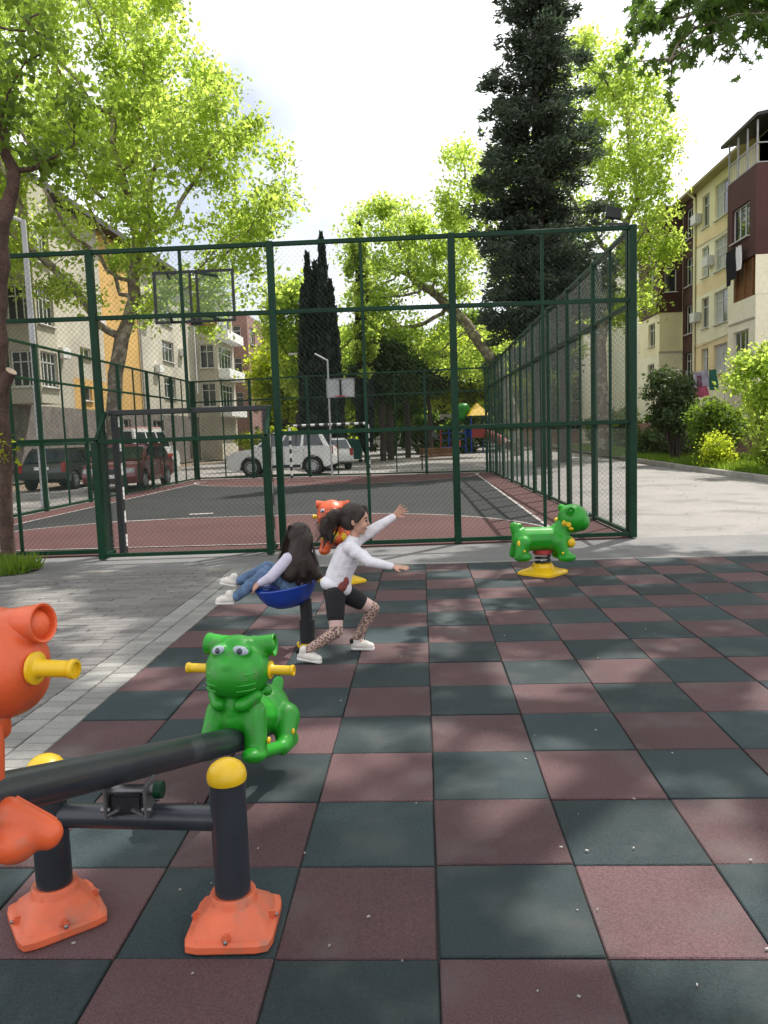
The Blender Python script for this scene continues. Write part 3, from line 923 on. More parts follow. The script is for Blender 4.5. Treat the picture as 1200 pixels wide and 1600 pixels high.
def cat_seat(name, label, origin, fwd, mat, footmat, face=True, hs=1.0, hoff=0.0, voxel=0.0075, bw=1.0):
    """riding seat of a seesaw: y forward, z up; cat head with ear tubes, handles, saddle body, foot rests"""
    f = Vector(fwd).normalized(); x = f.cross(Vector((0, 0, 1))).normalized(); u = x.cross(f)
    R = Matrix((x, f, u)).transposed()
    root = empty(name, origin, 0, label, 'ride seat')
    xf = R.to_4x4()
    HC = Vector((0, 0.03+hoff, 0.302))
    # the head stays level: undo the beam's tilt for the face
    mb = MB()
    # saddle body, chest, rump
    mb.capsule((0, -0.02, 0.10), 0.085, (0, -0.36, 0.085), 0.105)
    mb.ellipsoid((0, -0.38, 0.12), (0.12, 0.13, 0.115))
    mb.ellipsoid((0, -0.20, 0.075), (0.09, 0.16, 0.07))
    mb.ellipsoid((0, -0.02, 0.14), (0.092, 0.09, 0.11))
    mb.capsule((0, -0.50, 0.12), 0.040, (0, -0.56, 0.24), 0.030)
    for s in (-1, 1):
        mb.capsule((s*0.085, -0.005, 0.12), 0.052, (s*0.105, 0.01, -0.03), 0.050)        # fore leg
        mb.ellipsoid((s*0.108, 0.035, -0.055), (0.052, 0.075, 0.035))                     # fore paw
        mb.capsule((s*0.11, -0.36, 0.08), 0.075, (s*0.135, -0.30, -0.02), 0.045)          # haunch
        mb.capsule((s*0.135, -0.38, -0.02), 0.042, (s*0.140, -0.24, -0.045), 0.040)
        mb.capsule((s*0.135, -0.24, -0.045), 0.030, (s*0.115, -0.02, -0.05), 0.032)       # foot rail
        mb.capsule((s*0.095, 0.02, 0.19), 0.030, (s*0.050, 0.075, 0.150), 0.030)          # neck ruff
        mb.ellipsoid((s*0.128, -0.03, 0.215), (0.026, 0.028, 0.028))
    mb.v = [(p[0]*bw, p[1], p[2]) for p in mb.v]
    blob('body', mb, mat, root, voxel, 8, 0.5, xf)
    mb = MB()
    mb.ellipsoid(HC, (0.146*hs, 0.130*hs, 0.134*hs), seg=24, ring=16)
    mb.ellipsoid(HC+Vector((0, 0.056, -0.026)), (0.122*hs, 0.092*hs, 0.100*hs), seg=24, ring=14)
    mb.ellipsoid(HC+Vector((0, 0.118, 0.006)), (0.040, 0.034, 0.024))
    mb.ellipsoid(HC+Vector((0, 0.02, 0.10)), (0.085, 0.075, 0.050))
    for s in (-1, 1):
        mb.capsule(HC+Vector((s*0.060, 0.0, 0.100)), 0.048, HC+Vector((s*0.118, -0.01, 0.104)), 0.044)
        mb.ellipsoid(HC+Vector((s*0.052, 0.092, 0.075)), (0.040, 0.030, 0.034))
    head = blob('head', mb, mat, root, voxel, 6, 0.5, xf)
    for s in (-1, 1):
        # ear: an open tube that points sideways
        a = HC+Vector((s*0.095, -0.012, 0.105)); b = HC+Vector((s*0.158, -0.018, 0.109))
        ax = (b-a).normalized()
        L = (b-a).length
        q = ax.to_track_quat('Z', 'Y').to_matrix()
        MB().lathe([(0.044, 0), (0.046, L*0.6), (0.050, L*0.94), (0.0475, L), (0.042, L*0.96), (0.036, L*0.45), (0.030, L*0.32)], a, 22, q).build('ear', mat, head, smooth=True).data.transform(xf)
        if face:
            e = MB().ellipsoid(HC+Vector((s*0.052, 0.115, 0.078)), (0.035, 0.013, 0.020), M=Matrix.Rotation(-s*0.35, 3, 'Z') @ Matrix.Rotation(s*0.22, 3, 'Y')).build('eye', M['eye_white'], head, smooth=True)
            e.data.transform(xf)
            p = MB().ellipsoid(HC+Vector((s*0.050, 0.127, 0.075)), (0.013, 0.005, 0.013), M=Matrix.Rotation(-s*0.35, 3, 'Z')).build('pupil', M['eye_dark'], head, smooth=True)
            p.data.transform(xf)
            l = MB().tube([HC+Vector((s*0.010, 0.118, 0.092)), HC+Vector((s*0.045, 0.122, 0.106)), HC+Vector((s*0.094, 0.096, 0.092))], [0.006, 0.010, 0.005], 8).build('brow', mat, head, smooth=True)
            l.data.transform(xf)
            bpy.data.objects.remove(l)
            for k in range(4):
                zz = -0.030-0.022*k
                w = MB().tube([HC+Vector((s*0.045, 0.136-0.004*k, zz)), HC+Vector((s*0.085, 0.118-0.004*k, zz+0.006)), HC+Vector((s*0.112, 0.088-0.004*k, zz+0.016))], [0.003, 0.0055, 0.003], 6).build('whisker', mat, head, smooth=True)
                w.data.transform(xf)
    for s in (-1, 1):
        h = MB()
        cz = HC+Vector((s*((hs-1)*0.15+0.008), -0.02, 0.0))
        q = Vector((s, 0, 0)).to_track_quat('Z', 'Y').to_matrix()
        h.lathe([(0.034, 0.126), (0.040, 0.130), (0.040, 0.138), (0.026, 0.142), (0.021, 0.150), (0.0205, 0.225), (0.0235, 0.228), (0.0245, 0.236), (0.0235, 0.242), (0.017, 0.243), (0.016, 0.236)], cz, 20, q)
        hh = h.build('handle', M['yellow_plastic'], root, smooth=True); hh.data.transform(xf)
    for s in (-1, 1):
        for yy, zz in ((-0.30, 0.02), (0.0, 0.005)):
            b = MB().ellipsoid(((s*0.172 if yy else s*0.158)*bw, yy, zz), (0.008, 0.015, 0.015)).build('bolt_cover', M['yellow_plastic'], root, smooth=True); b.data.transform(xf)
    return root

cat_seat('cat_seat', 'green cat shaped seat with yellow handles on the lowered end of the seesaw', PIV+DIR*0.905, -DIR, M['green_plastic'], None, True, 1.0, -0.03)
cat_o = cat_seat('cat_seat', 'orange cat shaped seat on the raised near end of the seesaw, cut by left edge', PIV-DIR*0.665+Vector((-0.056, 0, 0.005)), DIR, M['orange_plastic'], None, False, 1.05, 0.0, bw=0.62)
# ribbed foot rests of the orange seat
for s in (-1, 1):
    xx = DIR.cross(Vector((0, 0, 1))).normalized(); uu = xx.cross(DIR); RR = Matrix((xx, DIR, uu)).transposed().to_4x4()
    mb = MB()
    mb.capsule((s*0.11, 0.02, -0.045), 0.050, (s*0.185, 0.07, -0.085), 0.040)
    mb.ellipsoid((s*0.13, 0.03, -0.10), (0.055, 0.060, 0.050))
    fr = blob('foot_rest', mb, M['orange_plastic'], cat_o, 0.0075, 5, 0.5, RR)
    for k in range(4):
        of = (k-1.5)*0.020
        rb = MB().tube([(s*0.118, 0.026+of, -0.049+math.sqrt(0.049**2-of**2)), (s*0.190, 0.072+of*0.85, -0.088+math.sqrt(0.039**2-(of*0.85)**2))], 0.005, 6).build('rib', M['orange_plastic'], fr, smooth=True); rb.data.transform(RR)

def spring_rider(name, label, loc, rz, mat, sc=1.0, group=None, lift=0.0):
    """round animal on a coil spring: y is up in none, x forward, z up"""
    root = empty(name, loc, rz, label, 'spring rider')
    root.scale = (sc, sc, sc)
    # yellow base cover
    n = 28
    def ring(z, a, k):
        out = []
        for i in range(n):
            t = 2*PI*i/n
            c, s = math.cos(t), math.sin(t)
            q = (abs(c)**k+abs(s)**k)**(-1/k)
            out.append((a*q*c, a*q*s, z))
        return out
    spec = [(0, 0.27, 1.15), (0.022, 0.27, 1.15), (0.034, 0.25, 1.2), (0.055, 0.16, 1.6), (0.075, 0.115, 2), (0.105, 0.105, 2), (0.112, 0.095, 2)]
    vs = []; fs = []
    for z, a, k in spec: vs += ring(z, a, k)
    for i in range(len(spec)-1):
        for j in range(n):
            j2 = (j+1) % n
            fs.append((i*n+j, i*n+j2, (i+1)*n+j2, (i+1)*n+j))
    fs.append(tuple(range(n))[::-1]); fs.append(tuple((len(spec)-1)*n+j for j in range(n)))
    MB().add(vs, fs).build('base_cover', M['yellow_plastic'], root, smooth=True)
    pts = []
    for k in range(0, 73):
        a = 2*PI*k/24
        pts.append((0.075*math.cos(a), 0.075*math.sin(a), 0.105+(0.125+lift)*k/72))
    MB().tube(pts, 0.011, 8).build('spring', M['black'], root, smooth=True)
    MB().lathe([(0.085, 0.205), (0.10, 0.215), (0.10, 0.255), (0.06, 0.262)], (0, 0, 0), 20).build('seat_plate', M['red_plastic'], root, smooth=True)
    mb = MB()
    mb.capsule((-0.20, 0, 0.37), 0.128, (0.12, 0, 0.365), 0.128)
    mb.ellipsoid((-0.04, 0, 0.34), (0.24, 0.115, 0.10))
    mb.ellipsoid((0.16, 0, 0.41), (0.10, 0.10, 0.12))
    mb.capsule((0.18, 0, 0.43), 0.105, (0.27, 0, 0.53), 0.100)
    mb.capsule((-0.27, 0, 0.44), 0.060, (-0.30, 0, 0.515), 0.045)
    mb.capsule((-0.30, 0, 0.50), 0.042, (-0.24, 0, 0.515), 0.030)
    for s in (-1, 1):
        mb.capsule((-0.22, s*0.085, 0.34), 0.088, (-0.26, s*0.115, 0.23), 0.064)
        mb.ellipsoid((-0.235, s*0.120, 0.200), (0.098, 0.062, 0.050))
        mb.capsule((0.15, s*0.085, 0.34), 0.084, (0.20, s*0.115, 0.21), 0.062)
        mb.ellipsoid((0.225, s*0.120, 0.180), (0.102, 0.062, 0.050))
        mb.capsule((0.20, s*0.09, 0.40), 0.040, (0.28, s*0.075, 0.34), 0.038)
        mb.ellipsoid((0.285, s*0.05, 0.315), (0.050, 0.045, 0.050))
    blob('body', mb, mat, root, 0.010, 8, 0.5)
    mb = MB()
    mb.ellipsoid((0.325, 0, 0.570), (0.160, 0.155, 0.152), seg=24, ring=14)
    mb.ellipsoid((0.400, 0, 0.535), (0.100, 0.135, 0.105))
    mb.ellipsoid((0.33, 0, 0.67), (0.09, 0.085, 0.05))
    for s in (-1, 1):
        mb.capsule((0.27, s*0.08, 0.66), 0.045, (0.255, s*0.135, 0.665), 0.040)
        mb.ellipsoid((0.44, s*0.055, 0.615), (0.035, 0.036, 0.032))
    head = blob('head', mb, mat, root, 0.010, 6, 0.5)
    for s in (-1, 1):
        MB().lathe([(0.036, 0), (0.040, 0.03), (0.042, 0.05), (0.034, 0.052), (0.028, 0.03)], (0.255, s*0.125, 0.668), 16, Vector((0, s, 0)).to_track_quat('Z', 'Y').to_matrix()).build('ear', mat, head, smooth=True)
        MB().ellipsoid((0.462, s*0.058, 0.618), (0.014, 0.026, 0.022)).build('eye', M['eye_white'], head, smooth=True)
        MB().ellipsoid((0.474, s*0.055, 0.616), (0.006, 0.011, 0.012)).build('pupil', M['eye_dark'], head, smooth=True)
        MB().lathe([(0.030, 0.09), (0.034, 0.10), (0.021, 0.106), (0.020, 0.215), (0.024, 0.22), (0.024, 0.232), (0.010, 0.234)], (0.215, 0, 0.535), 16, Vector((0, s, 0)).to_track_quat('Z', 'Y').to_matrix()).build('handle', M['yellow_plastic'], root, smooth=True)
        MB().ellipsoid((0.17, s*0.167, 0.235), (0.014, 0.008, 0.014)).build('bolt_cover', M['yellow_plastic'], root, smooth=True)
        MB().ellipsoid((-0.23, s*0.170, 0.27), (0.014, 0.008, 0.014)).build('bolt_cover', M['yellow_plastic'], root, smooth=True)
        MB().ellipsoid((-0.275, s*0.125, 0.34), (0.022, 0.03, 0.040)).build('hind_patch', M['yellow_plastic'], root, smooth=True)
    mb = MB()
    for k in range(9):
        a = PI*(k/8)-PI/2
        mb.ellipsoid((0.245+0.03*math.cos(a*0), 0.108*math.sin(a), 0.478+0.02*math.cos(a)), (0.030, 0.026, 0.022), seg=10, ring=8)
    blob('collar', mb, M['yellow_plastic'], root, 0.010, 4, 0.5)
    mb = MB().ellipsoid((0.275, 0, 0.335), (0.060, 0.100, 0.055))
    for s in (-1, 1): mb.ellipsoid((0.275, s*0.105, 0.330), (0.048, 0.03, 0.050))
    blob('breast_patch', mb, M['yellow_plastic'], root, 0.010, 4, 0.5)
    if lift:
        for c in root.children:
            if c.name.split('.')[0] not in ('base_cover', 'spring'): c.location.z += lift
    return root
spring_rider('spring_rider', 'green animal spring rider on a yellow base near the fence corner', (1.285, 8.36, 0.0), 0.10, M['green_plastic'], 1.04)
spring_rider('spring_rider', 'orange animal spring rider mostly hidden behind the two girls', (-0.90, 8.16, 0.0), math.radians(-98), M['orange_plastic'], 1.0, lift=0.20)

# blue spinning seat on a black pole
sp = empty('spinner_seat', (-0.905, 5.66, 0), 0, 'blue cup shaped spinning seat on a black pole', 'spinner')
MB().tube([(0, 0, 0.0), (0, 0, 0.20)], 0.058, 20).build('pole', M['black'], sp, smooth=True)
MB().tube([(0, 0, 0.19), (-0.005, 0, 0.36)], 0.046, 20).build('upper_pole', M['black'], sp, smooth=True)
MB().lathe([(0.085, 0.0), (0.085, 0.018), (0.062, 0.024)], (0, 0, 0), 20).build('base_flange', M['yellow_plastic'], sp, smooth=True)
for k in range(4):
    a = PI/4+k*PI/2
    MB().tube([(0.072*math.cos(a), 0.072*math.sin(a), 0.018), (0.072*math.cos(a), 0.072*math.sin(a), 0.045)], 0.009, 6).build('bolt', M['steel'], sp)
tilt = Matrix.Rotation(math.radians(-8), 3, 'Y')
bowl = [(0.03, 0.300), (0.10, 0.312), (0.165, 0.350), (0.205, 0.405), (0.228, 0.455), (0.236, 0.470), (0.232, 0.478), (0.222, 0.472), (0.196, 0.415), (0.155, 0.365), (0.09, 0.335), (0.01, 0.328)]
MB().lathe(bowl, (-0.085, 0.0, 0.0), 36, tilt).build('seat_cup', M['blue_plastic'], sp, smooth=True)
mb = MB(); mb.ellipsoid((-0.315, -0.05, 0.445), (0.075, 0.085, 0.022), M=Matrix.Rotation(0.12, 3, 'Y'))
MB().add(mb.v, mb.f).build('seat_lip', M['blue_plastic'], sp, smooth=True)

# ================================================================== PEOPLE
def hand(mb, wrist, d, palm_n, L=0.105, spread=0.30, curl=0.25, thumb_side=1):
    """palm + five fingers into mb; d direction of hand, palm_n palm normal"""
    w = Vector(wrist); d = Vector(d).normalized(); n = Vector(palm_n).normalized(); n = (n-d*n.dot(d)).normalized(); s = d.cross(n)
    pl = L*0.48
    for k in range(4):
        o = (k-1.5)*0.0135
        mb.capsule(w+s*o*0.5, 0.011, w+d*pl+s*o, 0.0095, 8)
    for k, fl in enumerate((0.80, 0.98, 1.0, 0.90)):
        o = (k-1.5)
        a = w+d*pl+s*o*0.0135
        dd = (d+s*o*spread*0.30).normalized()
        l = L*0.52*fl
        m1 = a+dd*l*0.5+n*curl*l*0.12
        m2 = a+dd*l*(1.0-0.10*curl)+n*curl*l*0.45
        mb.capsule(a, 0.0082, m1, 0.0076, 8); mb.capsule(m1, 0.0076, m2, 0.0064, 8)
    ts = -thumb_side
    a = w+d*pl*0.30+s*ts*0.016
    b = a+(d*0.55+s*ts*0.75+n*0.2).normalized()*L*0.26
    c = b+(d*0.85+s*ts*0.35+n*0.2).normalized()*L*0.22
    mb.capsule(a, 0.0100, b, 0.0088, 8); mb.capsule(b, 0.0088, c, 0.0070, 8)

def shoe(root, heel, toe, up=(0, 0, 1)):
    h = Vector(heel); t = Vector(toe); d = (t-h).normalized(); L = (t-h).length
    u = Vector(up); u = (u-d*u.dot(d)).normalized()
    mb = MB()
    mb.capsule(h+d*0.035+u*0.035, 0.034, h+d*L*0.62+u*0.030, 0.036)
    mb.capsule(h+d*L*0.62+u*0.028, 0.036, t-d*0.034+u*0.024, 0.030)
    mb.capsule(h+d*0.036+u*0.045, 0.032, h+d*0.045+u*0.072, 0.033)
    s = blob('shoe', mb, M['shoe'], root, 0.006, 4, 0.5)
    sm = MB()
    sm.capsule(h+d*0.034+u*0.008, 0.032, t-d*0.036+u*0.008, 0.034)
    for i in range(len(sm.v)):
        p = Vector(sm.v[i]); q = p-h; k = q.dot(u); p = p - u*k + u*max(0.0, min(0.018, k))
        sm.v[i] = tuple(p)
    sm.build('sole', M['sole'], s, smooth=True)
    for k in range(4):
        c = h+d*L*(0.42+0.09*k)+u*(0.074-0.005*k); w = u.cross(d)
        MB().tube([c-w*0.018, c+u*0.003, c+w*0.018], 0.0028, 6).build('lace', M['sole'], s, smooth=True)
    return s

# ---- running girl
g1 = empty('person', (-0.62, 5.36, 0), 0, 'running child in white top, black shorts and leopard leggings, arms stretched forward', 'person')
O1 = Vector((-0.62, 5.36, 0))
def q1(p): return Vector(p)-O1
J = {k: q1(v) for k, v in dict(
    pelvis=(-0.645, 5.36, 0.475), waist=(-0.62, 5.36, 0.575), chest=(-0.545, 5.355, 0.735), neck=(-0.498, 5.36, 0.858), head=(-0.478, 5.36, 0.985),
    hipR=(-0.640, 5.295, 0.455), kneeR=(-0.632, 5.215, 0.215), ankR=(-0.845, 5.205, 0.085), heelR=(-0.918, 5.205, 0.030), toeR=(-0.735, 5.19, 0.000),
    hipL=(-0.605, 5.425, 0.455), kneeL=(-0.385, 5.475, 0.315), ankL=(-0.520, 5.50, 0.085), heelL=(-0.565, 5.50, 0.008), toeL=(-0.385, 5.505, 0.000),
    shR=(-0.515, 5.262, 0.800), elR=(-0.385, 5.215, 0.705), wrR=(-0.225, 5.20, 0.668),
    shL=(-0.495, 5.450, 0.815), elL=(-0.345, 5.495, 0.905), wrL=(-0.215, 5.52, 0.978)).items()}
mb = MB()
mb.capsule(J['pelvis'], 0.080, J['waist'], 0.074); mb.capsule(J['waist'], 0.074, J['chest'], 0.082)
mb.capsule(J['chest'], 0.070, J['neck'], 0.036); mb.capsule(J['neck'], 0.034, J['head']-Vector((0.0, 0, 0.06)), 0.034)
for s in 'RL':
    mb.capsule(J['hip'+s], 0.062, J['knee'+s], 0.043); mb.capsule(J['knee'+s], 0.041, J['ank'+s], 0.027)
    kc = J['knee'+s]*0.62+J['ank'+s]*0.38
    mb.ellipsoid(kc, 0.038, seg=12, ring=8)
    mb.capsule(J['ank'+s], 0.026, J['heel'+s]*0.5+J['toe'+s]*0.5+Vector((0, 0, 0.03)), 0.024)
    mb.capsule(J['chest']+Vector((0.01, 0, 0.03)), 0.050, J['sh'+s], 0.040)
    mb.capsule(J['sh'+s], 0.036, J['el'+s], 0.029); mb.capsule(J['el'+s], 0.028, J['wr'+s], 0.019)
hand(mb, J['wrR'], (1, -0.02, -0.10), (0.0, 0.25, -1), L=0.118, spread=0.5, thumb_side=1)
hand(mb, J['wrL'], (0.72, 0.02, 0.62), (0.25, -1.0, 0.0), L=0.115, spread=0.9, curl=0.5, thumb_side=-1)
H = J['head']
fd = Vector((0.94, 0.0, -0.16)).normalized(); fu = Vector((0.16, 0, 0.95)).normalized(); fs_ = Vector((0, 1, 0))
def fh(a, b, c): return H+fd*a+fs_*b+fu*c
mb.ellipsoid(fh(-0.005, 0, 0.015), (0.090, 0.074, 0.092), seg=24, ring=16)
mb.ellipsoid(fh(0.030, 0, -0.040), (0.054, 0.054, 0.062))
mb.ellipsoid(fh(0.052, 0, -0.082), (0.026, 0.030, 0.022))
mb.capsule(fh(0.078, 0, 0.005), 0.010, fh(0.094, 0, -0.022), 0.012, 8)
mb.ellipsoid(fh(0.074, 0, -0.056), (0.013, 0.022, 0.010), seg=10, ring=8)
for s in (-1, 1):
    mb.ellipsoid(fh(0.062, s*0.038, -0.030), (0.026, 0.022, 0.028))
    mb.ellipsoid(fh(-0.01, s*0.072, -0.015), (0.018, 0.010, 0.026), seg=10, ring=8)
body1 = blob('body', mb, M['skin'], g1, 0.0062, 3, 0.5)
for s in (-1, 1):
    MB().ellipsoid(fh(0.076, s*0.030, 0.002), (0.009, 0.012, 0.008), seg=10, ring=8).build('eye', M['eye_dark'], body1, smooth=True)
    MB().tube([fh(0.080, s*0.012, 0.020), fh(0.078, s*0.032, 0.026), fh(0.066, s*0.050, 0.020)], 0.0035, 6).build('eyebrow', M['hair'], body1, smooth=True)
MB().ellipsoid(fh(0.083, 0, -0.056), (0.006, 0.018, 0.005), seg=10, ring=6).build('mouth', M['print'], body1, smooth=True)
# hair: cap, low ponytail
mb = MB()
mb.ellipsoid(fh(-0.022, 0, 0.030), (0.094, 0.084, 0.092), seg=24, ring=16)
mb.ellipsoid(fh(-0.045, 0, -0.010), (0.075, 0.082, 0.080))
mb.capsule(fh(0.045, 0, 0.085), 0.030, fh(0.068, 0.0, 0.050), 0.016)
for s in (-1, 1):
    mb.capsule(fh(0.040, s*0.052, 0.060), 0.026, fh(0.010, s*0.074, -0.005), 0.017)
pts = [fh(-0.095, 0, 0.02), fh(-0.150, 0, 0.005), fh(-0.190, 0.0, -0.060), fh(-0.200, 0, -0.120), fh(-0.185, 0, -0.165)]
rr = [0.034, 0.050, 0.056, 0.044, 0.020]
for a, b, r0, r1 in zip(pts[:-1], pts[1:], rr[:-1], rr[1:]): mb.capsule(a, r0, b, r1)
for k in range(16):
    a = RNG.normal(0, 0.028, 3); p = pts[1]+Vector(a); e = pts[-1]+Vector((RNG.normal(0, 0.03), RNG.normal(0, 0.03), RNG.normal(-0.02, 0.03)))
    mb.capsule(p, 0.012, e, 0.006, 6)
h1 = blob('hair', mb, M['hair'], g1, 0.0065, 3, 0.5)
st = MB()
for k in range(150):
    a = fh(RNG.uniform(-0.10, 0.02), RNG.uniform(-0.075, 0.075), RNG.uniform(0.03, 0.105)); a = H+(a-H).normalized()*0.106
    if k % 2: a = pts[1]+Vector(RNG.normal(0, 0.03, 3))
    b = pts[2]+Vector(RNG.normal(0, 0.048, 3)); c = pts[-1]+Vector((RNG.normal(-0.02, 0.045), RNG.normal(0, 0.045), RNG.normal(-0.02, 0.045)))
    m = a.lerp(b, 0.5)+(a-H).normalized()*0.02
    st.tube([a, m, b, c], [0.0012, 0.0013, 0.0012, 0.0006], 3, caps=False)
tag(st.build('loose_strand', M['hair'], h1, fix=False), kind='stuff')
# white top
mb = MB()
c_low = J['pelvis']+Vector((0.02, 0, 0.055))
mb.capsule(c_low, 0.095, J['waist']+Vector((0.01, 0, 0.02)), 0.094); mb.capsule(J['waist'], 0.093, J['chest'], 0.097)
mb.capsule(J['chest'], 0.085, J['neck']-Vector((0.008, 0, 0.022)), 0.048)
for s in 'RL':
    mb.capsule(J['chest']+Vector((0.01, 0, 0.03)), 0.062, J['sh'+s], 0.052)
    mb.capsule(J['sh'+s], 0.048, J['el'+s], 0.040); mb.capsule(J['el'+s], 0.039, J['el'+s]*0.06+J['wr'+s]*0.94, 0.0275)
    for k in range(5):     # fabric rolls along the sleeve
        t = 0.15+0.16*k; p = J['sh'+s]*(1-t)+J['el'+s]*t
        mb.ellipsoid(p+Vector(RNG.normal(0, 0.006, 3)), (0.046-0.008*t, 0.044-0.008*t, 0.040), seg=10, ring=8)
mb.ellipsoid(J['pelvis']+Vector((0.075, 0, 0.02)), (0.045, 0.09, 0.055))
mb.ellipsoid(J['pelvis']+Vector((-0.01, 0, 0.060)), (0.097, 0.102, 0.060))
top1 = blob('top', mb, M['shirt'], g1, 0.007, 4, 0.5)
mb = MB().ellipsoid(J['pelvis']+Vector((0.062, -0.088, 0.045)), (0.032, 0.016, 0.040), M=Matrix.Rotation(0.6, 3, 'Y'))
mb.ellipsoid(J['pelvis']+Vector((0.088, -0.072, 0.080)), (0.022, 0.020, 0.034))
mb.build('print_patch', M['print'], top1, smooth=True)
# black shorts
mb = MB()
mb.capsule(J['pelvis']+Vector((0, 0, -0.01)), 0.088, J['pelvis']+Vector((0.02, 0, 0.06)), 0.086)
for s in 'RL':
    d = J['knee'+s]-J['hip'+s]
    e = J['hip'+s]+d*0.56
    mb.capsule(J['hip'+s], 0.074, e, 0.064)
blob('shorts', mb, M['blackcloth'], g1, 0.007, 4, 0.5)
# leggings: pale tights to mid thigh, leopard from above the knee down
mb1 = MB()
for s in 'RL':
    mb = MB()
    d = J['knee'+s]-J['hip'+s]
    mb1.capsule(J['hip'+s]+d*0.4, 0.0585, J['hip'+s]+d*0.90, 0.0475)
    mb.capsule(J['hip'+s]+d*0.86, 0.0485, J['knee'+s], 0.0475); mb.capsule(J['knee'+s], 0.046, J['ank'+s], 0.031)
    mb.ellipsoid(J['knee'+s]*0.62+J['ank'+s]*0.38, 0.0425, seg=12, ring=8)
    blob('legging', mb, M['leopard'], g1, 0.0065, 4, 0.5)
blob('tights', mb1, M['tights'], g1, 0.0065, 3, 0.5)
shoe(g1, J['heelR'], J['toeR'], (0.1, 0, 1)); shoe(g1, J['heelL'], J['toeL'])
for s in 'RL':
    d = (J['toe'+s]-J['heel'+s]).normalized()
    MB().ellipsoid(J['heel'+s]+d*0.014+Vector((0, 0, 0.060)), (0.020, 0.030, 0.022)).build('heel_tab', M['blackcloth'], g1, smooth=True)

# ---- seated girl, seen from behind
O2 = Vector((-0.98, 5.64, 0))
g2p = empty('person', O2, 0, 'child with long dark hair and blue jeans seated in the blue spinner, seen from behind', 'person')
def q2(p): return Vector(p)-O2
K = {k: q2(v) for k, v in dict(
    pelvis=(-0.965, 5.64, 0.455), waist=(-0.945, 5.64, 0.545), chest=(-0.935, 5.63, 0.645), neck=(-0.940, 5.63, 0.735), head=(-0.940, 5.64, 0.825),
    hipR=(-0.985, 5.70, 0.460), kneeR=(-1.205, 5.77, 0.585), ankR=(-1.425, 5.76, 0.490), heelR=(-1.440, 5.76, 0.440), toeR=(-1.590, 5.77, 0.470),
    hipL=(-0.995, 5.575, 0.460), kneeL=(-1.165, 5.585, 0.590), ankL=(-1.405, 5.555, 0.410), heelL=(-1.415, 5.555, 0.355), toeL=(-1.570, 5.545, 0.360),
    shL=(-1.005, 5.535, 0.685), elL=(-1.130, 5.480, 0.560), wrL=(-1.215, 5.50, 0.515),
    shR=(-0.890, 5.735, 0.685), elR=(-0.960, 5.84, 0.570), wrR=(-1.10, 5.86, 0.520)).items()}
mb = MB()
mb.capsule(K['pelvis'], 0.082, K['waist'], 0.074); mb.capsule(K['waist'], 0.074, K['chest'], 0.080)
mb.capsule(K['chest'], 0.068, K['neck'], 0.036); mb.capsule(K['neck'], 0.035, K['head']-Vector((0.0, 0, 0.05)), 0.034)
for s in 'RL':
    mb.capsule(K['hip'+s], 0.060, K['knee'+s], 0.042); mb.capsule(K['knee'+s], 0.041, K['ank'+s], 0.027)
    mb.capsule(K['ank'+s], 0.026, K['heel'+s]*0.5+K['toe'+s]*0.5+Vector((0, 0, 0.02)), 0.023)
    mb.capsule(K['chest']+Vector((0, 0, 0.02)), 0.048, K['sh'+s], 0.039)
    mb.capsule(K['sh'+s], 0.035, K['el'+s], 0.029); mb.capsule(K['el'+s], 0.028, K['wr'+s], 0.019)
hand(mb, K['wrL'], (-0.75, 0.25, -0.55), (0.5, 0.6, -0.6), L=0.10, spread=0.2, curl=0.9)
hand(mb, K['wrR'], (-0.75, -0.25, -0.5), (0.5, -0.6, -0.6), L=0.10, spread=0.2, curl=0.9, thumb_side=-1)
HH = K['head']
b_fd = Vector((-0.82, 0.50, -0.28)).normalized(); b_s = b_fd.cross(Vector((0, 0, 1))).normalized(); b_u = b_s.cross(b_fd)
def bh(a, b, c): return HH+b_fd*a+b_s*b+b_u*c
mb.ellipsoid(HH, (0.080, 0.080, 0.092), seg=20, ring=14)
mb.ellipsoid(bh(0.035, 0, -0.045), (0.052, 0.052, 0.055))
mb.capsule(bh(0.078, 0, 0.0), 0.010, bh(0.094, 0, -0.025), 0.012, 8)
mb.ellipsoid(bh(0.070, 0, -0.060), (0.016, 0.02, 0.012), seg=10, ring=8)
bod2 = blob('body', mb, M['skin'], g2p, 0.0065, 3, 0.5)
for s in (-1, 1):
    MB().ellipsoid(bh(0.074, s*0.030, 0.002), (0.010, 0.012, 0.009), seg=10, ring=8).build('eye', M['eye_dark'], bod2, smooth=True)
mb = MB()
mb.ellipsoid(bh(-0.018, 0, 0.020), (0.094, 0.094, 0.098), seg=20, ring=14)
mb.capsule(bh(-0.03, 0, -0.02), 0.090, q2((-0.945, 5.58, 0.66)), 0.090)
mb.capsule(q2((-0.945, 5.58, 0.66)), 0.085, q2((-0.995, 5.545, 0.575)), 0.066)
mb.capsule(q2((-0.900, 5.60, 0.70)), 0.075, q2((-0.805, 5.585, 0.555)), 0.045)
mb.capsule(q2((-0.92, 5.565, 0.66)), 0.070, q2((-0.90, 5.545, 0.56)), 0.035)
for k in range(46):
    t = RNG.uniform(-1, 1)
    a = HH+Vector((t*0.075, -0.060+abs(t)*0.03, RNG.uniform(-0.05, 0.03)))
    b = q2((-0.945+t*0.135+RNG.normal(0, 0.012), 5.545+abs(t)*0.05+RNG.normal(0, 0.008), 0.63+RNG.normal(0, 0.02)))
    c = q2((-0.965+t*0.165+RNG.normal(0, 0.02), 5.525+abs(t)*0.04+RNG.normal(0, 0.01), 0.515+RNG.normal(0, 0.025)))
    mb.capsule(a, 0.015, b, 0.014, 6); mb.capsule(b, 0.014, c, 0.006, 6)
h2 = blob('hair', mb, M['hair'], g2p, 0.0065, 2, 0.5)
st = MB()
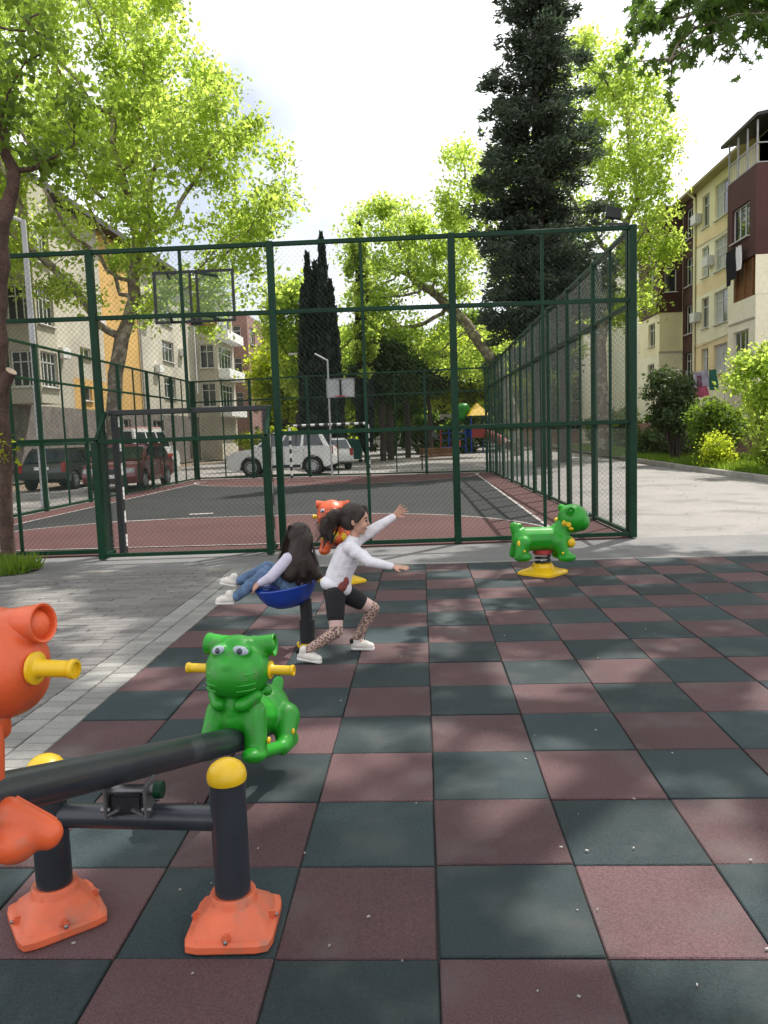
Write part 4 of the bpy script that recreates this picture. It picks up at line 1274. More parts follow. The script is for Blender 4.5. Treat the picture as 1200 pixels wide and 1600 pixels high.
for k in range(240):
    t = RNG.uniform(-1, 1); r = RNG.uniform(0.95, 1.12)
    a = HH+Vector((t*0.06, -0.03+RNG.normal(0, 0.02), 0.095))*1.05
    m = HH+Vector((t*0.100*r, -0.075*r+abs(t)*0.04, RNG.uniform(-0.06, 0.02)))
    b = q2((-0.945+t*0.150*r, 5.525+abs(t)*0.05+RNG.normal(0, 0.012), 0.64+RNG.normal(0, 0.02)))
    c = q2((-0.968+t*0.185*r+RNG.normal(0, 0.02), 5.505+abs(t)*0.04+RNG.normal(0, 0.014), 0.50+RNG.normal(0, 0.035)))
    st.tube([a, m, b, c], [0.0012, 0.0014, 0.0013, 0.0006], 3, caps=False)
tag(st.build('loose_strand', M['hair'], h2, fix=False), kind='stuff')
mb = MB()
mb.capsule(K['pelvis']+Vector((0, 0, 0.03)), 0.098, K['waist'], 0.090); mb.capsule(K['waist'], 0.089, K['chest'], 0.094)
mb.capsule(K['chest'], 0.082, K['neck']-Vector((0, 0, 0.02)), 0.050)
for s in 'RL':
    mb.capsule(K['chest']+Vector((0, 0, 0.02)), 0.060, K['sh'+s], 0.050)
    mb.capsule(K['sh'+s], 0.047, K['el'+s], 0.041); mb.capsule(K['el'+s], 0.040, K['el'+s]*0.10+K['wr'+s]*0.90, 0.029)
blob('top', mb, M['shirt2'], g2p, 0.007, 4, 0.5)
mb = MB()
mb.capsule(K['pelvis'], 0.092, K['pelvis']+Vector((0, 0, 0.04)), 0.088)
for s in 'RL':
    mb.capsule(K['hip'+s], 0.070, K['knee'+s], 0.052); mb.capsule(K['knee'+s], 0.051, K['ank'+s], 0.038)
    for k in range(4):
        t = 0.15+0.2*k; p = K['knee'+s]*(1-t)+K['ank'+s]*t
        mb.ellipsoid(p+Vector(RNG.normal(0, 0.004, 3)), (0.050-0.010*t,)*3, seg=10, ring=8)
blob('jeans', mb, M['jeans'], g2p, 0.007, 4, 0.5)
shoe(g2p, K['heelL'], K['toeL'], (0.15, 0, 1)); shoe(g2p, K['heelR'], K['toeR'], (0.2, 0, 1))

# ================================================================== TREES
def colonize(nodes, parents, attr, D, di, dk, iters, rng, tip_from=0):
    """space colonisation: grow nodes towards attractor points"""
    P = [np.array(p, float) for p in nodes]; par = list(parents)
    A = attr.copy()
    N = np.array(P)
    idx0 = tip_from
    dist = np.full(len(A), 1e9); near = np.zeros(len(A), int)
    dd = np.linalg.norm(A[:, None, :]-N[None, idx0:, :], axis=2)
    near = dd.argmin(1)+idx0; dist = dd.min(1)
    for it in range(iters):
        act = dist < di
        if not act.any():
            act = dist <= dist.min()+0.5
        newp = []; newpar = []
        for k in np.unique(near[act]):
            sel = act & (near == k)
            v = A[sel]-P[k]
            v = (v/np.linalg.norm(v, axis=1, keepdims=True)).mean(0)+rng.normal(0, 0.12, 3)
            nv = np.linalg.norm(v)
            if nv < 1e-3: continue
            newp.append(P[k]+v/nv*D); newpar.append(k)
        if not newp: break
        base = len(P)
        P += newp; par += newpar
        NP = np.array(newp)
        dd = np.linalg.norm(A[:, None, :]-NP[None], axis=2)
        m = dd.min(1); am = dd.argmin(1)+base
        upd = m < dist
        dist[upd] = m[upd]; near[upd] = am[upd]
        keep = dist > dk
        A = A[keep]; dist = dist[keep]; near = near[keep]
        if len(A) == 0: break
    return np.array(P), par

def tree_mesh(P, par, r_tip, expo, r_base, name, mat, root, nside=5):
    n = len(P)
    ch = [[] for _ in range(n)]
    for i, p in enumerate(par):
        if p >= 0: ch[p].append(i)
    rad = np.zeros(n)
    for i in range(n-1, -1, -1):
        rad[i] = r_tip if not ch[i] else sum(rad[c]**expo for c in ch[i])**(1/expo)
    s = r_base/rad[0]
    rad = r_tip+(rad-r_tip)*(r_base-r_tip)/max(rad[0]-r_tip, 1e-6)
    V = []; F = []
    ang = np.arange(nside)*2*PI/nside
    REF = np.array([0.31, 0.90, 0.30]); REF /= np.linalg.norm(REF)
    main = [max(c, key=lambda q: rad[q]) if c else -1 for c in ch]
    nd = np.zeros((n, 3))
    for i in range(n):
        v = np.zeros(3)
        if par[i] >= 0: w = P[i]-P[par[i]]; v += w/(np.linalg.norm(w)+1e-9)
        if main[i] >= 0: w = P[main[i]]-P[i]; v += w/(np.linalg.norm(w)+1e-9)
        nd[i] = v/(np.linalg.norm(v)+1e-9)
    def basis(d):
        x = np.cross(d, REF); x /= np.linalg.norm(x)+1e-9
        return np.cos(ang)[:, None]*x+np.sin(ang)[:, None]*np.cross(x, d)
    for i in range(1, n):
        a, b = P[par[i]], P[i]
        d = b-a; L = np.linalg.norm(d)
        if L < 1e-6: continue
        d /= L
        if main[par[i]] == i:
            V.append(a+basis(nd[par[i]])*rad[par[i]])
        else:
            V.append(a+basis(d)*min(rad[par[i]], rad[i]*1.25))
        V.append(b+basis(nd[i])*rad[i])
        base = (len(V)-2)*nside
        for j in range(nside):
            j2 = (j+1) % nside
            F.append((base+j, base+j2, base+nside+j2, base+nside+j))
    o = quads_mesh(name, np.concatenate(V), np.array(F), mat, root, smooth=True)
    return rad, ch, o

def leaf_cards(C, size, rng, up=0.35, asp=0.62, droop=0.0, dirs=None):
    """folded kite leaves at points C: two triangles each"""
    n = len(C)
    d = rng.normal(0, 1, (n, 3)) if dirs is None else dirs+rng.normal(0, 0.35, (n, 3))
    d[:, 2] -= droop
    d /= np.linalg.norm(d, axis=1, keepdims=True)
    nr = rng.normal(0, 1, (n, 3)); nr[:, 2] += up*2
    sx = np.cross(d, nr); sx /= np.linalg.norm(sx, axis=1, keepdims=True)+1e-9
    nn = np.cross(sx, d)
    s = (size*rng.choice([0.55, 0.8, 1.0, 1.25, 1.5], n)*rng.uniform(0.85, 1.15, n))[:, None]
    V = np.zeros((n, 4, 3))
    V[:, 0] = C-d*s*0.5
    V[:, 1] = C+sx*s*asp*0.5+nn*s*0.12
    V[:, 2] = C+d*s*0.5
    V[:, 3] = C-sx*s*asp*0.5+nn*s*0.12
    base = np.arange(n)[:, None]*4
    F = np.concatenate([base+np.array([0, 1, 2]), base+np.array([0, 2, 3])], 0)
    return V.reshape(-1, 3), F

def in_ellipsoids(n, ells, rng, shell=0.0):
    w = np.array([e[3]*e[4]*e[5] for e in ells], float); w /= w.sum()
    out = []
    for k in range(n):
        e = ells[rng.choice(len(ells), p=w)]
        while True:
            v = rng.uniform(-1, 1, 3); r = np.linalg.norm(v)
            if r < 1 and r >= shell*rng.random(): break
        out.append([e[0]+v[0]*e[3], e[1]+v[1]*e[4], e[2]+v[2]*e[5]])
    return np.array(out)

def broad_tree(name, label, base, trunk, ells, n_attr, leaf_mat, bark, r_base, leaves, leaf_size, seed, D=0.5, sig=0.42, group=None, r_leaf=0.05, nside=6, cat='tree', shell=0.45, up=0.35, dk=None, clump=1.0):
    rng = np.random.default_rng(seed)
    root = empty(name, base, 0, label, cat, group)
    b = np.array(base)
    nodes = [np.array(p, float) for p in trunk]
    # densify the trunk
    dense = [nodes[0]]
    for a, c in zip(nodes[:-1], nodes[1:]):
        L = np.linalg.norm(c-a); k = max(1, int(L/D))
        for j in range(1, k+1): dense.append(a+(c-a)*j/k+(rng.normal(0, 0.02, 3) if j < k else 0))
    par = [-1]+list(range(len(dense)-1))
    attr = in_ellipsoids(n_attr, ells, rng, shell)
    P, par = colonize(dense, par, attr, D, D*7, dk or D*1.5, 70, rng, tip_from=max(0, int(len(dense)*0.45)))
    P = P-b
    rad, ch, tr = tree_mesh(P, par, 0.014, 2.25, r_base, 'trunk', bark, root, nside)
    tips = np.where(rad < r_leaf)[0]
    wts = np.array([1.0 if not ch[i] else 0.55 for i in tips])*np.exp(rng.normal(0, 0.5*clump, len(tips))); wts /= wts.sum()
    pick = rng.choice(tips, leaves, p=wts)
    C = P[pick]+rng.normal(0, sig, (leaves, 3))*np.array([1, 1, 0.8])
    V, F = leaf_cards(C, leaf_size, rng, up)
    quads_mesh('crown', V, F, leaf_mat, root)
    return root

def cypress(name, label, base, h, r, seed, n=9000, mat='leaf_cypress', group=None, spires=((0, 0, 1.0),)):
    rng = np.random.default_rng(seed)
    root = empty(name, base, 0, label, 'tree', group)
    MB().tube([(0, 0, 0), (0, 0, h*0.6)], [0.16, 0.05], 8).build('trunk', M['bark_dark'], root, smooth=True)
    Cs = []; Ds = []
    for sx, sy, sh in spires:
        k = int(n/len(spires)); z = rng.beta(1.2, 1.2, k)
        prof = np.clip(np.minimum(z/0.12, 1)**0.6*(1-z**1.7)**0.75, 0.02, 1)*r*(0.7+0.3*sh)*(1 if len(spires) == 1 else 0.66)
        a = rng.uniform(0, 2*PI, k); q = np.sqrt(rng.uniform(0.35, 1, k))*(0.86+0.2*np.sin(a*5+z*23)*np.sin(z*41+a*2))
        Cs.append(np.stack([sx+prof*q*np.cos(a), sy+prof*q*np.sin(a), 0.4+z*(h*sh-0.5)], 1))
        Ds.append(np.stack([np.cos(a)*0.35, np.sin(a)*0.35, np.ones(k)], 1))
    C = np.concatenate(Cs); Dv = np.concatenate(Ds)
    V, F = leaf_cards(C, 0.42, rng, 0.0, 0.34, 0, Dv*1.5)
    quads_mesh('crown', V, F, M[mat], root)
    return root

def conifer(name, label, base, h, zlow, rfun, seed, whorls=46, per=11, n=70000, mat='leaf_conifer', r_base=0.32):
    """tall dense conifer: whorls of level, slightly rising boughs carrying dark needle clumps"""
    rng = np.random.default_rng(seed)
    root = empty(name, base, 0, label, 'tree')
    tr = MB().tube([(0, 0, 0), (0.05, 0, h*0.35), (0.0, 0.05, h*0.7), (0, 0, h)], [r_base, r_base*0.75, r_base*0.4, 0.03], 10)
    Cs = []; Ds = []; W = []
    for k in range(whorls):
        z = zlow+(h-0.4-zlow)*(k/(whorls-1))
        for j in range(per):
            a = rng.uniform(0, 2*PI); R = rfun((z-zlow)/(h-zlow))*rng.choice([rng.uniform(0.45, 0.85), rng.uniform(0.85, 1.22)])
            z0 = z+rng.normal(0, 0.15); rise = rng.uniform(-0.15, 0.55)
            p0 = np.array([0, 0, z0]); p1 = np.array([math.cos(a)*R, math.sin(a)*R, z0+rise*R-0.06*R*R])
            if j < 6:
                mid = (p0+p1)/2+np.array([0, 0, 0.06*R])
                tr.tube([p0, mid, p1], [0.05, 0.03, 0.010], 4, caps=False)
            m = int(n/(whorls*per)*max(0.25, R/2.4))
            t = np.clip(rng.choice(rng.uniform(0.25, 1.05, 5), m)+rng.normal(0, 0.07, m), 0.02, 1.1)
            c = p0+(p1-p0)*t[:, None]; c[:, 2] += 0.06*R*4*t*(1-t)*0.6
            side = np.array([-math.sin(a), math.cos(a), 0])
            wdt = 0.20+0.28*R*(t*(1.15-t)*1.9)
            c = c+side*(rng.normal(0, 1, m)*wdt*0.62)[:, None]+np.array([0, 0, 1])*(rng.normal(0, 0.13, m)-0.05)[:, None]
            Cs.append(c); Ds.append(np.tile(np.array([math.cos(a), math.sin(a), 0.1]), (m, 1))+rng.normal(0, 0.5, (m, 3)))
    tr.build('trunk', M['bark_dark'], root, smooth=True)
    C = np.concatenate(Cs); Dv = np.concatenate(Ds)
    V, F = leaf_cards(C, 0.21, rng, 0.2, 0.34, 0.0, Dv)
    quads_mesh('crown', V, F, M[mat], root)
    return root

def shrub(name, label, base, ells, n, leaf_mat, size, seed, group=None, stems=9, cat='shrub', up=0.3):
    rng = np.random.default_rng(seed)
    root = empty(name, base, 0, label, cat, group)
    b = np.array(base)
    mb = MB()
    tips = in_ellipsoids(stems*5, ells, rng, 0.3)
    for k in range(stems):
        a = rng.uniform(0, 2*PI); p = np.array([math.cos(a)*0.12, math.sin(a)*0.12, 0])
        for t in tips[k*5:(k+1)*5]:
            mid = p*0.4+(t-b)*0.55+rng.normal(0, 0.06, 3); mid[2] = (t-b)[2]*0.6
            mb.tube([p, mid, t-b], [0.022, 0.013, 0.005], 4, caps=False)
    mb.build('stem', M['bark_dark'], root, fix=False)
    # leaf clumps
    cc = in_ellipsoids(max(24, n//110), ells, rng, 0.55)-b
    C = cc[rng.integers(0, len(cc), n)]+rng.normal(0, 0.17, (n, 3))
    C[:, 2] = np.maximum(C[:, 2], 0.05)
    V, F = leaf_cards(C, size, rng, up)
    quads_mesh('foliage', V, F, leaf_mat, root)
    return root

# 1. the big plane tree behind the left fence
broad_tree('plane_tree', 'huge yellow green plane tree filling the upper left, behind the fence', (-11.9, 29.5, 0),
           [(-11.9, 29.5, 0), (-11.95, 29.5, 2.2), (-11.7, 29.4, 4.2), (-11.3, 29.3, 5.6)],
           [(-12.0, 29.5, 15.5, 4.6, 4.5, 5.2), (-9.4, 29.0, 11.0, 3.9, 3.8, 4.6), (-6.9, 29.2, 9.0, 2.5, 3.0, 2.6), (-14.5, 28.5, 12.5, 3.4, 4.0, 5.0), (-9.8, 29.3, 7.0, 2.6, 2.8, 1.8), (-9.2, 29.5, 14.8, 2.2, 3, 2.6), (-5.6, 29.2, 10.8, 1.7, 2.0, 2.2), (-7.0, 29.2, 13.0, 1.6, 2.0, 2.0), (-13.6, 28.6, 8.3, 2.4, 2.2, 1.7), (-11.0, 28.8, 7.6, 2.0, 2.2, 1.3)],
           900, M['leaf_plane'], M['bark_plane'], 0.30, 60000, 0.17, 11, D=0.55, sig=0.36, clump=1.5)
# 2. tall dark conifer right of centre
conifer('tall_conifer', 'towering blue black conifer right of centre behind the right fence', (4.95, 32.5, 0), 24.0, 4.4,
        lambda t: 2.62*(1.0-0.25*t if t < 0.40 else 0.90-(t-0.40)*1.30)*min(1, 0.66+t*2.2), 21, n=125000, whorls=40)
# 3. yellow green tree right of it
broad_tree('plane_tree', 'light green spreading plane tree right of the tall dark conifer', (9.95, 42.6, 0),
           [(9.95, 42.6, 0), (9.9, 42.6, 3), (9.7, 42.5, 6), (10.2, 42.3, 9.0)],
           [(10.8, 42.4, 15.5, 3.2, 3.0, 5.2), (12.1, 42, 11.6, 1.8, 2.4, 2.4), (9.3, 42.5, 19.5, 2.2, 2.5, 2.8), (10.9, 42, 8.2, 2.2, 2.4, 1.7), (3.0, 44, 15.0, 1.7, 2.0, 3.4), (6.5, 44, 13, 3.5, 2, 5)],
           640, M['leaf_plane'], M['bark_plane'], 0.34, 34000, 0.20, 31, D=0.6, sig=0.40, clump=1.5)
# 4. middle pale plane tree with leaning trunk
broad_tree('plane_tree', 'pale plane tree with a leaning trunk behind the middle of the far fence', (6.0, 48, 0),
           [(6.0, 48, 0), (5.7, 48, 2.5), (4.9, 48, 5.2), (2.9, 48, 8.2), (1.3, 48, 9.8)],
           [(-1.5, 48, 12.6, 3.2, 3.0, 3.6), (1.8, 48, 11.8, 2.6, 2.6, 3.0), (-2.6, 48, 9.0, 2.4, 2.6, 2.6), (1.5, 48.5, 7.2, 2.6, 2.4, 1.6), (3.9, 49.5, 6.6, 2.2, 2.0, 2.2), (-4.4, 49.5, 6.8, 2.2, 2, 2.4)],
           520, M['leaf_plane'], M['bark_plane'], 0.36, 29000, 0.20, 41, D=0.6, sig=0.40, clump=1.5)
# 5. cypresses
cypress('cypress', 'dense group of dark cypress spires left of centre behind the court', (-5.35, 41.5, 0), 12.3, 0.95, 51, 17000, spires=((0.38, 0, 1.0), (-0.42, 0.1, 0.92), (-0.05, 0.2, 0.88), (0.75, 0.1, 0.80), (-0.7, 0.0, 0.78)))
cypress('cypress', 'slim lone cypress wrapped in lighter leaves just right of the spire group', (-3.1, 43.5, 0), 13.2, 0.55, 52, 6000)
broad_tree('shade_tree', 'broad dark evergreen mass in the shade right of the far board', (-2.3, 46.0, 0), [(-2.3, 46, 0), (-2.3, 46, 1.6), (-2.3, 46, 3.0)], [(-2.9, 46, 4.7, 1.5, 1.4, 1.7), (-1.4, 46, 4.9, 1.5, 1.4, 1.5), (-2.2, 46, 6.2, 1.3, 1.2, 1.2)], 200, M['leaf_dark'], M['bark_dark'], 0.2, 16000, 0.20, 54, D=0.5, sig=0.32, group='shade trees behind the court')
# climber round the slim cypress
shrub('climber', 'yellow green creeper climbing the slim lone cypress', (-3.1, 42.9, 0), [(-3.15, 42.8, 10.6, 0.55, 0.4, 2.6), (-2.9, 42.8, 6.5, 0.7, 0.5, 2.0)], 3800, M['leaf_plane'], 0.20, 55, stems=3)

# 6. backdrop trees beyond the court
bd = [
    (-7.7, 48, 'fresh green tree beside the dark cypress spires, on their left', 'leaf_plane', [(-7.6, 48, 8.6, 1.7, 1.8, 3.0), (-7.0, 48, 5.6, 1.6, 1.6, 1.8)], 67, 11000),
    (-9.8, 56, 'yellow green young tree behind the white parked car', 'leaf_yellow', [(-9.8, 56, 6.2, 2.8, 2.4, 2.6), (-8.2, 56, 4.4, 2.2, 2.2, 1.8)], 61, 15000),
    (-6.2, 62, 'mid green bushy tree behind the green bins', 'leaf_plane', [(-6.2, 62, 6.5, 3.4, 3.0, 4.0)], 62, 17000),
    (-2.2, 60, 'shaded mid green tree behind the dark low cypress', 'leaf_mid', [(-2.2, 60, 5.5, 3.4, 3.0, 3.2)], 63, 15000),
    (1.8, 64, 'bright yellow green tree behind the kiosk', 'leaf_yellow', [(1.8, 64, 6.6, 3.0, 2.8, 3.2), (3.5, 64, 4.6, 2.0, 2, 1.6)], 64, 17000),
    (6.2, 62, 'yellow green tree behind the yellow play tower', 'leaf_yellow', [(6.2, 62, 6.4, 3.0, 2.6, 3.0), (7.6, 62, 4.2, 2.2, 2, 1.8)], 65, 16000),
    (10.5, 66, 'tall mid green tree beyond the light plane tree', 'leaf_plane', [(10.5, 66, 9.0, 3.6, 3.0, 4.5), (8.5, 66, 5.2, 2.5, 2.5, 2.5)], 66, 17000),
]
for x, y, lab, lm, ells, sd, nl in bd:
    broad_tree('background_tree', lab, (x, y, 0), [(x, y, 0), (x+0.2, y, 1.4), (x, y, 2.8)], ells, 170, M[lm], M['bark_dark'], 0.17, nl, 0.26, sd, D=0.6, sig=0.5, group='trees beyond the court')
bd2 = [(-16, 78, 'dark hazy tree far left of the background row'), (-9, 82, 'far tree right of the hazy left one in the background row'), (-2, 84, 'far tree behind the middle of the background row'), (5, 80, 'far tree behind the play tower in the background row'), (12, 82, 'far tree at the right end of the background row')]
proto = None
for k, (x, y, lab) in enumerate(bd2):
    if proto is None:
        proto = broad_tree('background_tree', lab, (x, y, 0), [(x, y, 0), (x, y, 2), (x, y, 3.5)], [(x, y, 7.5, 4.5, 4.0, 4.6), (x+2.5, y, 4.5, 3.2, 3.0, 2.6), (x-2.5, y, 4.6, 3.2, 3, 2.8)], 260, M['leaf_mid'], M['bark_dark'], 0.22, 22000, 0.34, 71, D=0.7, sig=0.6, group='far trees closing the view')
        o = proto
    else:
        o = copy_tree(proto); o.location = (x, y, 0); o['label'] = lab
        o.rotation_euler = (0, 0, k*1.3); o.scale = (1, 1, 0.9+0.08*k)

# 7. trunks and dark understory behind the far fence
for k, (x, y, r, h, lab) in enumerate([(-1.9, 47, 0.22, 4.2, 'bare dark trunk behind the striped far goal post'), (-0.9, 50, 0.20, 4.6, 'thick dark trunk left of the brown bench'), (0.6, 52, 0.15, 4.2, 'slim dark trunk behind the brown bench'), (6.6, 36, 0.20, 6.5, 'grey trunk seen through the right fence')]):
    broad_tree('shade_tree', lab, (x, y, 0), [(x, y, 0), (x+0.05, y, h*0.5), (x-0.1, y, h)], [(x, y, h+1.2, 2.1, 2.0, 1.6)], 120, M['leaf_dark'], M['bark_dark'], r, 9000, 0.20, 80+k, D=0.5, sig=0.35, group='shade trees behind the court')

# 8. near left tree: lopped trunk, pale cut, thin upright shoots
nl_root = broad_tree('lopped_tree', 'near left tree with red brown trunk, pale pruning cut and thin shoots', (-5.64, 10.02, 0),
    [(-5.64, 10.02, 0), (-5.60, 10.02, 1.1), (-5.56, 10.0, 2.2), (-5.50, 10.0, 3.2), (-5.38, 10.0, 4.2), (-5.15, 10.0, 4.9)],
    [(-5.55, 10.0, 6.6, 0.9, 0.8, 1.4), (-4.9, 10.1, 6.2, 0.9, 0.8, 1.3), (-6.2, 10.0, 5.6, 0.9, 0.8, 0.9), (-5.2, 10.0, 5.2, 0.7, 0.6, 0.6)],
    85, M['leaf_mid'], M['bark_red'], 0.098, 2600, 0.105, 91, D=0.22, sig=0.16, r_leaf=0.03, clump=1.6)
mb = MB(); mb.tube([(0.07, 0, 2.12), (0.14, -0.03, 2.38), (0.30, -0.08, 2.56)], [0.105, 0.092, 0.076], 12)
mb.build('limb_stub', M['bark_red'], nl_root, smooth=True)
cd = Vector((0.16, -0.05, 0.18)).normalized()
MB().tube([Vector((0.30, -0.08, 2.56)), Vector((0.30, -0.08, 2.56))+cd*0.006], 0.072, 14).build('cut_face', M['cutwood'], nl_root)
for k in range(9):
    a = random.uniform(0, 2*PI); z0 = random.uniform(0.9, 2.6)
    p = Vector((0.08*math.cos(a), 0.08*math.sin(a), z0)); q = p+Vector((random.uniform(0.0, 0.22), random.uniform(-0.2, 0.1), random.uniform(0.4, 0.8)))
    MB().tube([p, (p+q)/2+Vector((0.06, -0.03, 0)), q], [0.010, 0.007, 0.003], 5).build('shoot', M['cutwood'] if k % 3 == 0 else M['bark_red'], nl_root, smooth=True)
rng = np.random.default_rng(5)
C = np.array([-0.0, -0.05, 1.55])+rng.normal(0, 1, (160, 3))*np.array([0.14, 0.12, 0.14])
V, F = leaf_cards(C, 0.07, rng); tag(quads_mesh('trunk_sprout', V, F, M['leaf_yellow'], nl_root), kind='stuff')

# 9. the great shade tree standing right of the camera: its crown roofs the playground
broad_tree('shade_plane_tree', 'near plane tree whose leafy branch hangs into the top right corner', (8.6, 9.2, 0),
           [(8.6, 9.2, 0), (8.5, 9.3, 3.0), (8.0, 9.6, 6.0), (7.2, 10.0, 9.0), (6.4, 10.4, 10.6)],
           [(0.2, 15.2, 14.6, 2.6, 2.3, 1.4), (4.2, 16.0, 14.8, 2.8, 2.0, 1.5), (8.2, 16.0, 14.8, 2.8, 2.0, 1.5), (1.2, 13.0, 14.2, 2.9, 2.4, 1.5), (5.0, 13.6, 14.2, 2.9, 2.6, 1.7), (8.6, 13.2, 14.0, 2.9, 2.6, 1.9), (-0.8, 11.2, 14.4, 2.4, 2.6, 1.4), (2.6, 9.6, 13.8, 3.0, 2.8, 1.7), (6.2, 9.4, 13.6, 3.0, 2.8, 1.9), (9.6, 9.0, 13.4, 2.6, 2.8, 1.9), (4.4, 6.6, 13.2, 2.8, 2.2, 1.6), (8.0, 5.8, 13.0, 2.8, 2.2, 1.6)],
           900, M['leaf_plane'], M['bark_plane'], 0.36, 56000, 0.23, 101, D=0.6, sig=0.24, dk=1.0, clump=1.1)
# drooping leafy spray of that tree
def spray(root_loc, pts, n, size, seed, parent):
    rng = np.random.default_rng(seed)
    mb = MB()
    Cs = []
    base = [Vector(p) for p in pts]
    mb.tube(base, [0.03-0.022*i/(len(base)-1) for i in range(len(base))], 6)
    for k in range(30):
        t = rng.uniform(0.10, 1)*(len(base)-1); i = min(int(t), len(base)-2); p = base[i].lerp(base[i+1], t-i)
        d = Vector((rng.normal(0, 0.40), rng.normal(0, 0.5), rng.normal(-0.14, 0.22))); e = p+d*rng.uniform(0.5, 1.25)
        m = (p+e)/2+Vector((0, 0, 0.07))
        mb.tube([p, m, e], [0.010, 0.007, 0.003], 4)
        for _ in range(n//30):
            q = rng.uniform(0.35, 1.08); c = p.lerp(e, q)+Vector(rng.normal(0, 0.045, 3)); Cs.append(tuple(c))
    mb.build('bough', M['bark_plane'], parent, smooth=True)
    C = np.array(Cs); m = len(C)
    # lobed leaf: five-pointed fan
    d = rng.normal(0, 1, (m, 3)); d[:, 2] -= 0.5; d /= np.linalg.norm(d, axis=1, keepdims=True)
    nr = rng.normal(0, 1, (m, 3)); nr[:, 2] += 0.9
    sx = np.cross(d, nr); sx /= np.linalg.norm(sx, axis=1, keepdims=True)
    nn = np.cross(sx, d)
    s = (size*rng.uniform(0.6, 1.25, m))[:, None]
    shp = [(0, -0.5, 0), (0.16, -0.25, 0.02), (0.55, -0.22, 0.06), (0.24, 0.0, 0.03), (0.48, 0.30, 0.05), (0.14, 0.16, 0.01), (0, 0.58, -0.02), (-0.14, 0.16, 0.01), (-0.48, 0.30, 0.05), (-0.24, 0.0, 0.03), (-0.55, -0.22, 0.06), (-0.16, -0.25, 0.02)]
    V = np.stack([C+sx*s*a+d*s*b+nn*s*c for a, b, c in shp], 1)
    k = len(shp); base_i = np.arange(m)[:, None]*k
    tri = [(0, 1, 11), (1, 2, 3), (1, 3, 5), (3, 4, 5), (5, 6, 7), (1, 5, 7), (1, 7, 11), (7, 8, 9), (7, 9, 11), (9, 10, 11)]
    F = np.concatenate([base_i+np.array(t) for t in tri], 0)
    tag(quads_mesh('leaf_spray', V.reshape(-1, 3), F, M['leaf_near'], parent), kind='stuff')
sroot = [o for o in bpy.data.objects if o.name.startswith('shade_plane_tree')][0]
def srel(p): return (p[0]-8.6, p[1]-9.2, p[2])
spray(None, [srel((7.6, 9.9, 8.2)), srel((5.4, 9.5, 7.1)), srel((3.9, 9.2, 6.35)), srel((3.0, 9.05, 6.0)), srel((2.45, 9.0, 5.95))], 900, 0.125, 201, sroot)
spray(None, [srel((5.4, 9.5, 7.1)), srel((4.5, 9.3, 6.7)), srel((3.5, 9.2, 6.2)), srel((2.95, 9.1, 5.75)), srel((2.85, 9.1, 5.55))], 480, 0.125, 202, sroot)
spray(None, [srel((5.4, 9.5, 7.1)), srel((4.3, 9.6, 6.5)), srel((3.75, 9.6, 6.15)), srel((3.5, 9.6, 5.85))], 300, 0.125, 203, sroot)

# 10. shrubs along the right verge
shrub('verge_shrub', 'dark round topped evergreen tree just right of the fence corner', (10.0, 31.0, 0.05), [(9.65, 31.0, 2.9, 0.85, 1.0, 0.75), (9.95, 31.0, 2.0, 0.95, 1.0, 0.7)], 7000, M['leaf_dark'], 0.13, 301, 'shrubs on the right verge')
shrub('verge_shrub', 'mid green shrub left of the tall light one on the verge', (10.55, 27.6, 0.05), [(10.35, 27.6, 1.45, 1.0, 1.0, 0.85)], 5200, M['leaf_mid'], 0.12, 302, 'shrubs on the right verge')
shrub('verge_shrub', 'small rounded yellow green bush at the kerb', (9.75, 26.0, 0.05), [(9.75, 26.0, 0.55, 0.55, 0.5, 0.48)], 2600, M['leaf_yellow'], 0.09, 303, 'shrubs on the right verge')
shrub('verge_shrub', 'tall light green shrub by the right picture edge', (10.5, 23.6, 0.05), [(10.2, 23.6, 2.7, 1.0, 1.0, 1.1), (10.8, 23.4, 1.5, 1.2, 1.1, 1.3)], 9500, M['leaf_plane'], 0.12, 304, 'shrubs on the right verge')
shrub('verge_shrub', 'broad green shrub cut by the right edge, lowest of the verge row', (10.2, 21.2, 0.05), [(10.2, 21.2, 1.2, 1.0, 1.0, 1.15), (10.9, 21.8, 2.5, 1.0, 1.0, 0.9)], 7500, M['leaf_plane'], 0.12, 305, 'shrubs on the right verge')
shrub('verge_hedge', 'low dark hedge behind the lit verge grass', (11.2, 36.5, 0.05), [(11.2, 36.5, 0.7, 0.9, 5.0, 0.65)], 6500, M['leaf_dark'], 0.12, 306)
shrub('verge_hedge', 'dark hedge seen through the right fence', (13.6, 55, 0.05), [(13.6, 55, 1.4, 1.2, 9.0, 1.3)], 8000, M['leaf_mid'], 0.20, 307)
shrub('back_hedge', 'green hedge line below the trees behind the parked cars', (-8.5, 52, 0.05), [(-8.5, 52, 1.1, 4.5, 1.2, 1.1)], 7000, M['leaf_yellow'], 0.20, 308)
shrub('back_hedge', 'shadowed hedge line right behind the trunks', (1.0, 58, 0.05), [(1.0, 58, 1.5, 7.0, 1.2, 1.5)], 9000, M['leaf_mid'], 0.22, 309)

# ================================================================== BUILDINGS
class Plane:
    """a vertical wall plane: O origin (x,y), u horizontal direction, n outward normal"""
    def __init__(s, O, u, n):
        s.O = Vector((O[0], O[1], 0)); s.u = Vector((u[0], u[1], 0)).normalized(); s.n = Vector((n[0], n[1], 0)).normalized()
    def p(s, a, z, d=0.0):
        return s.O+s.u*a+Vector((0, 0, z))+s.n*d

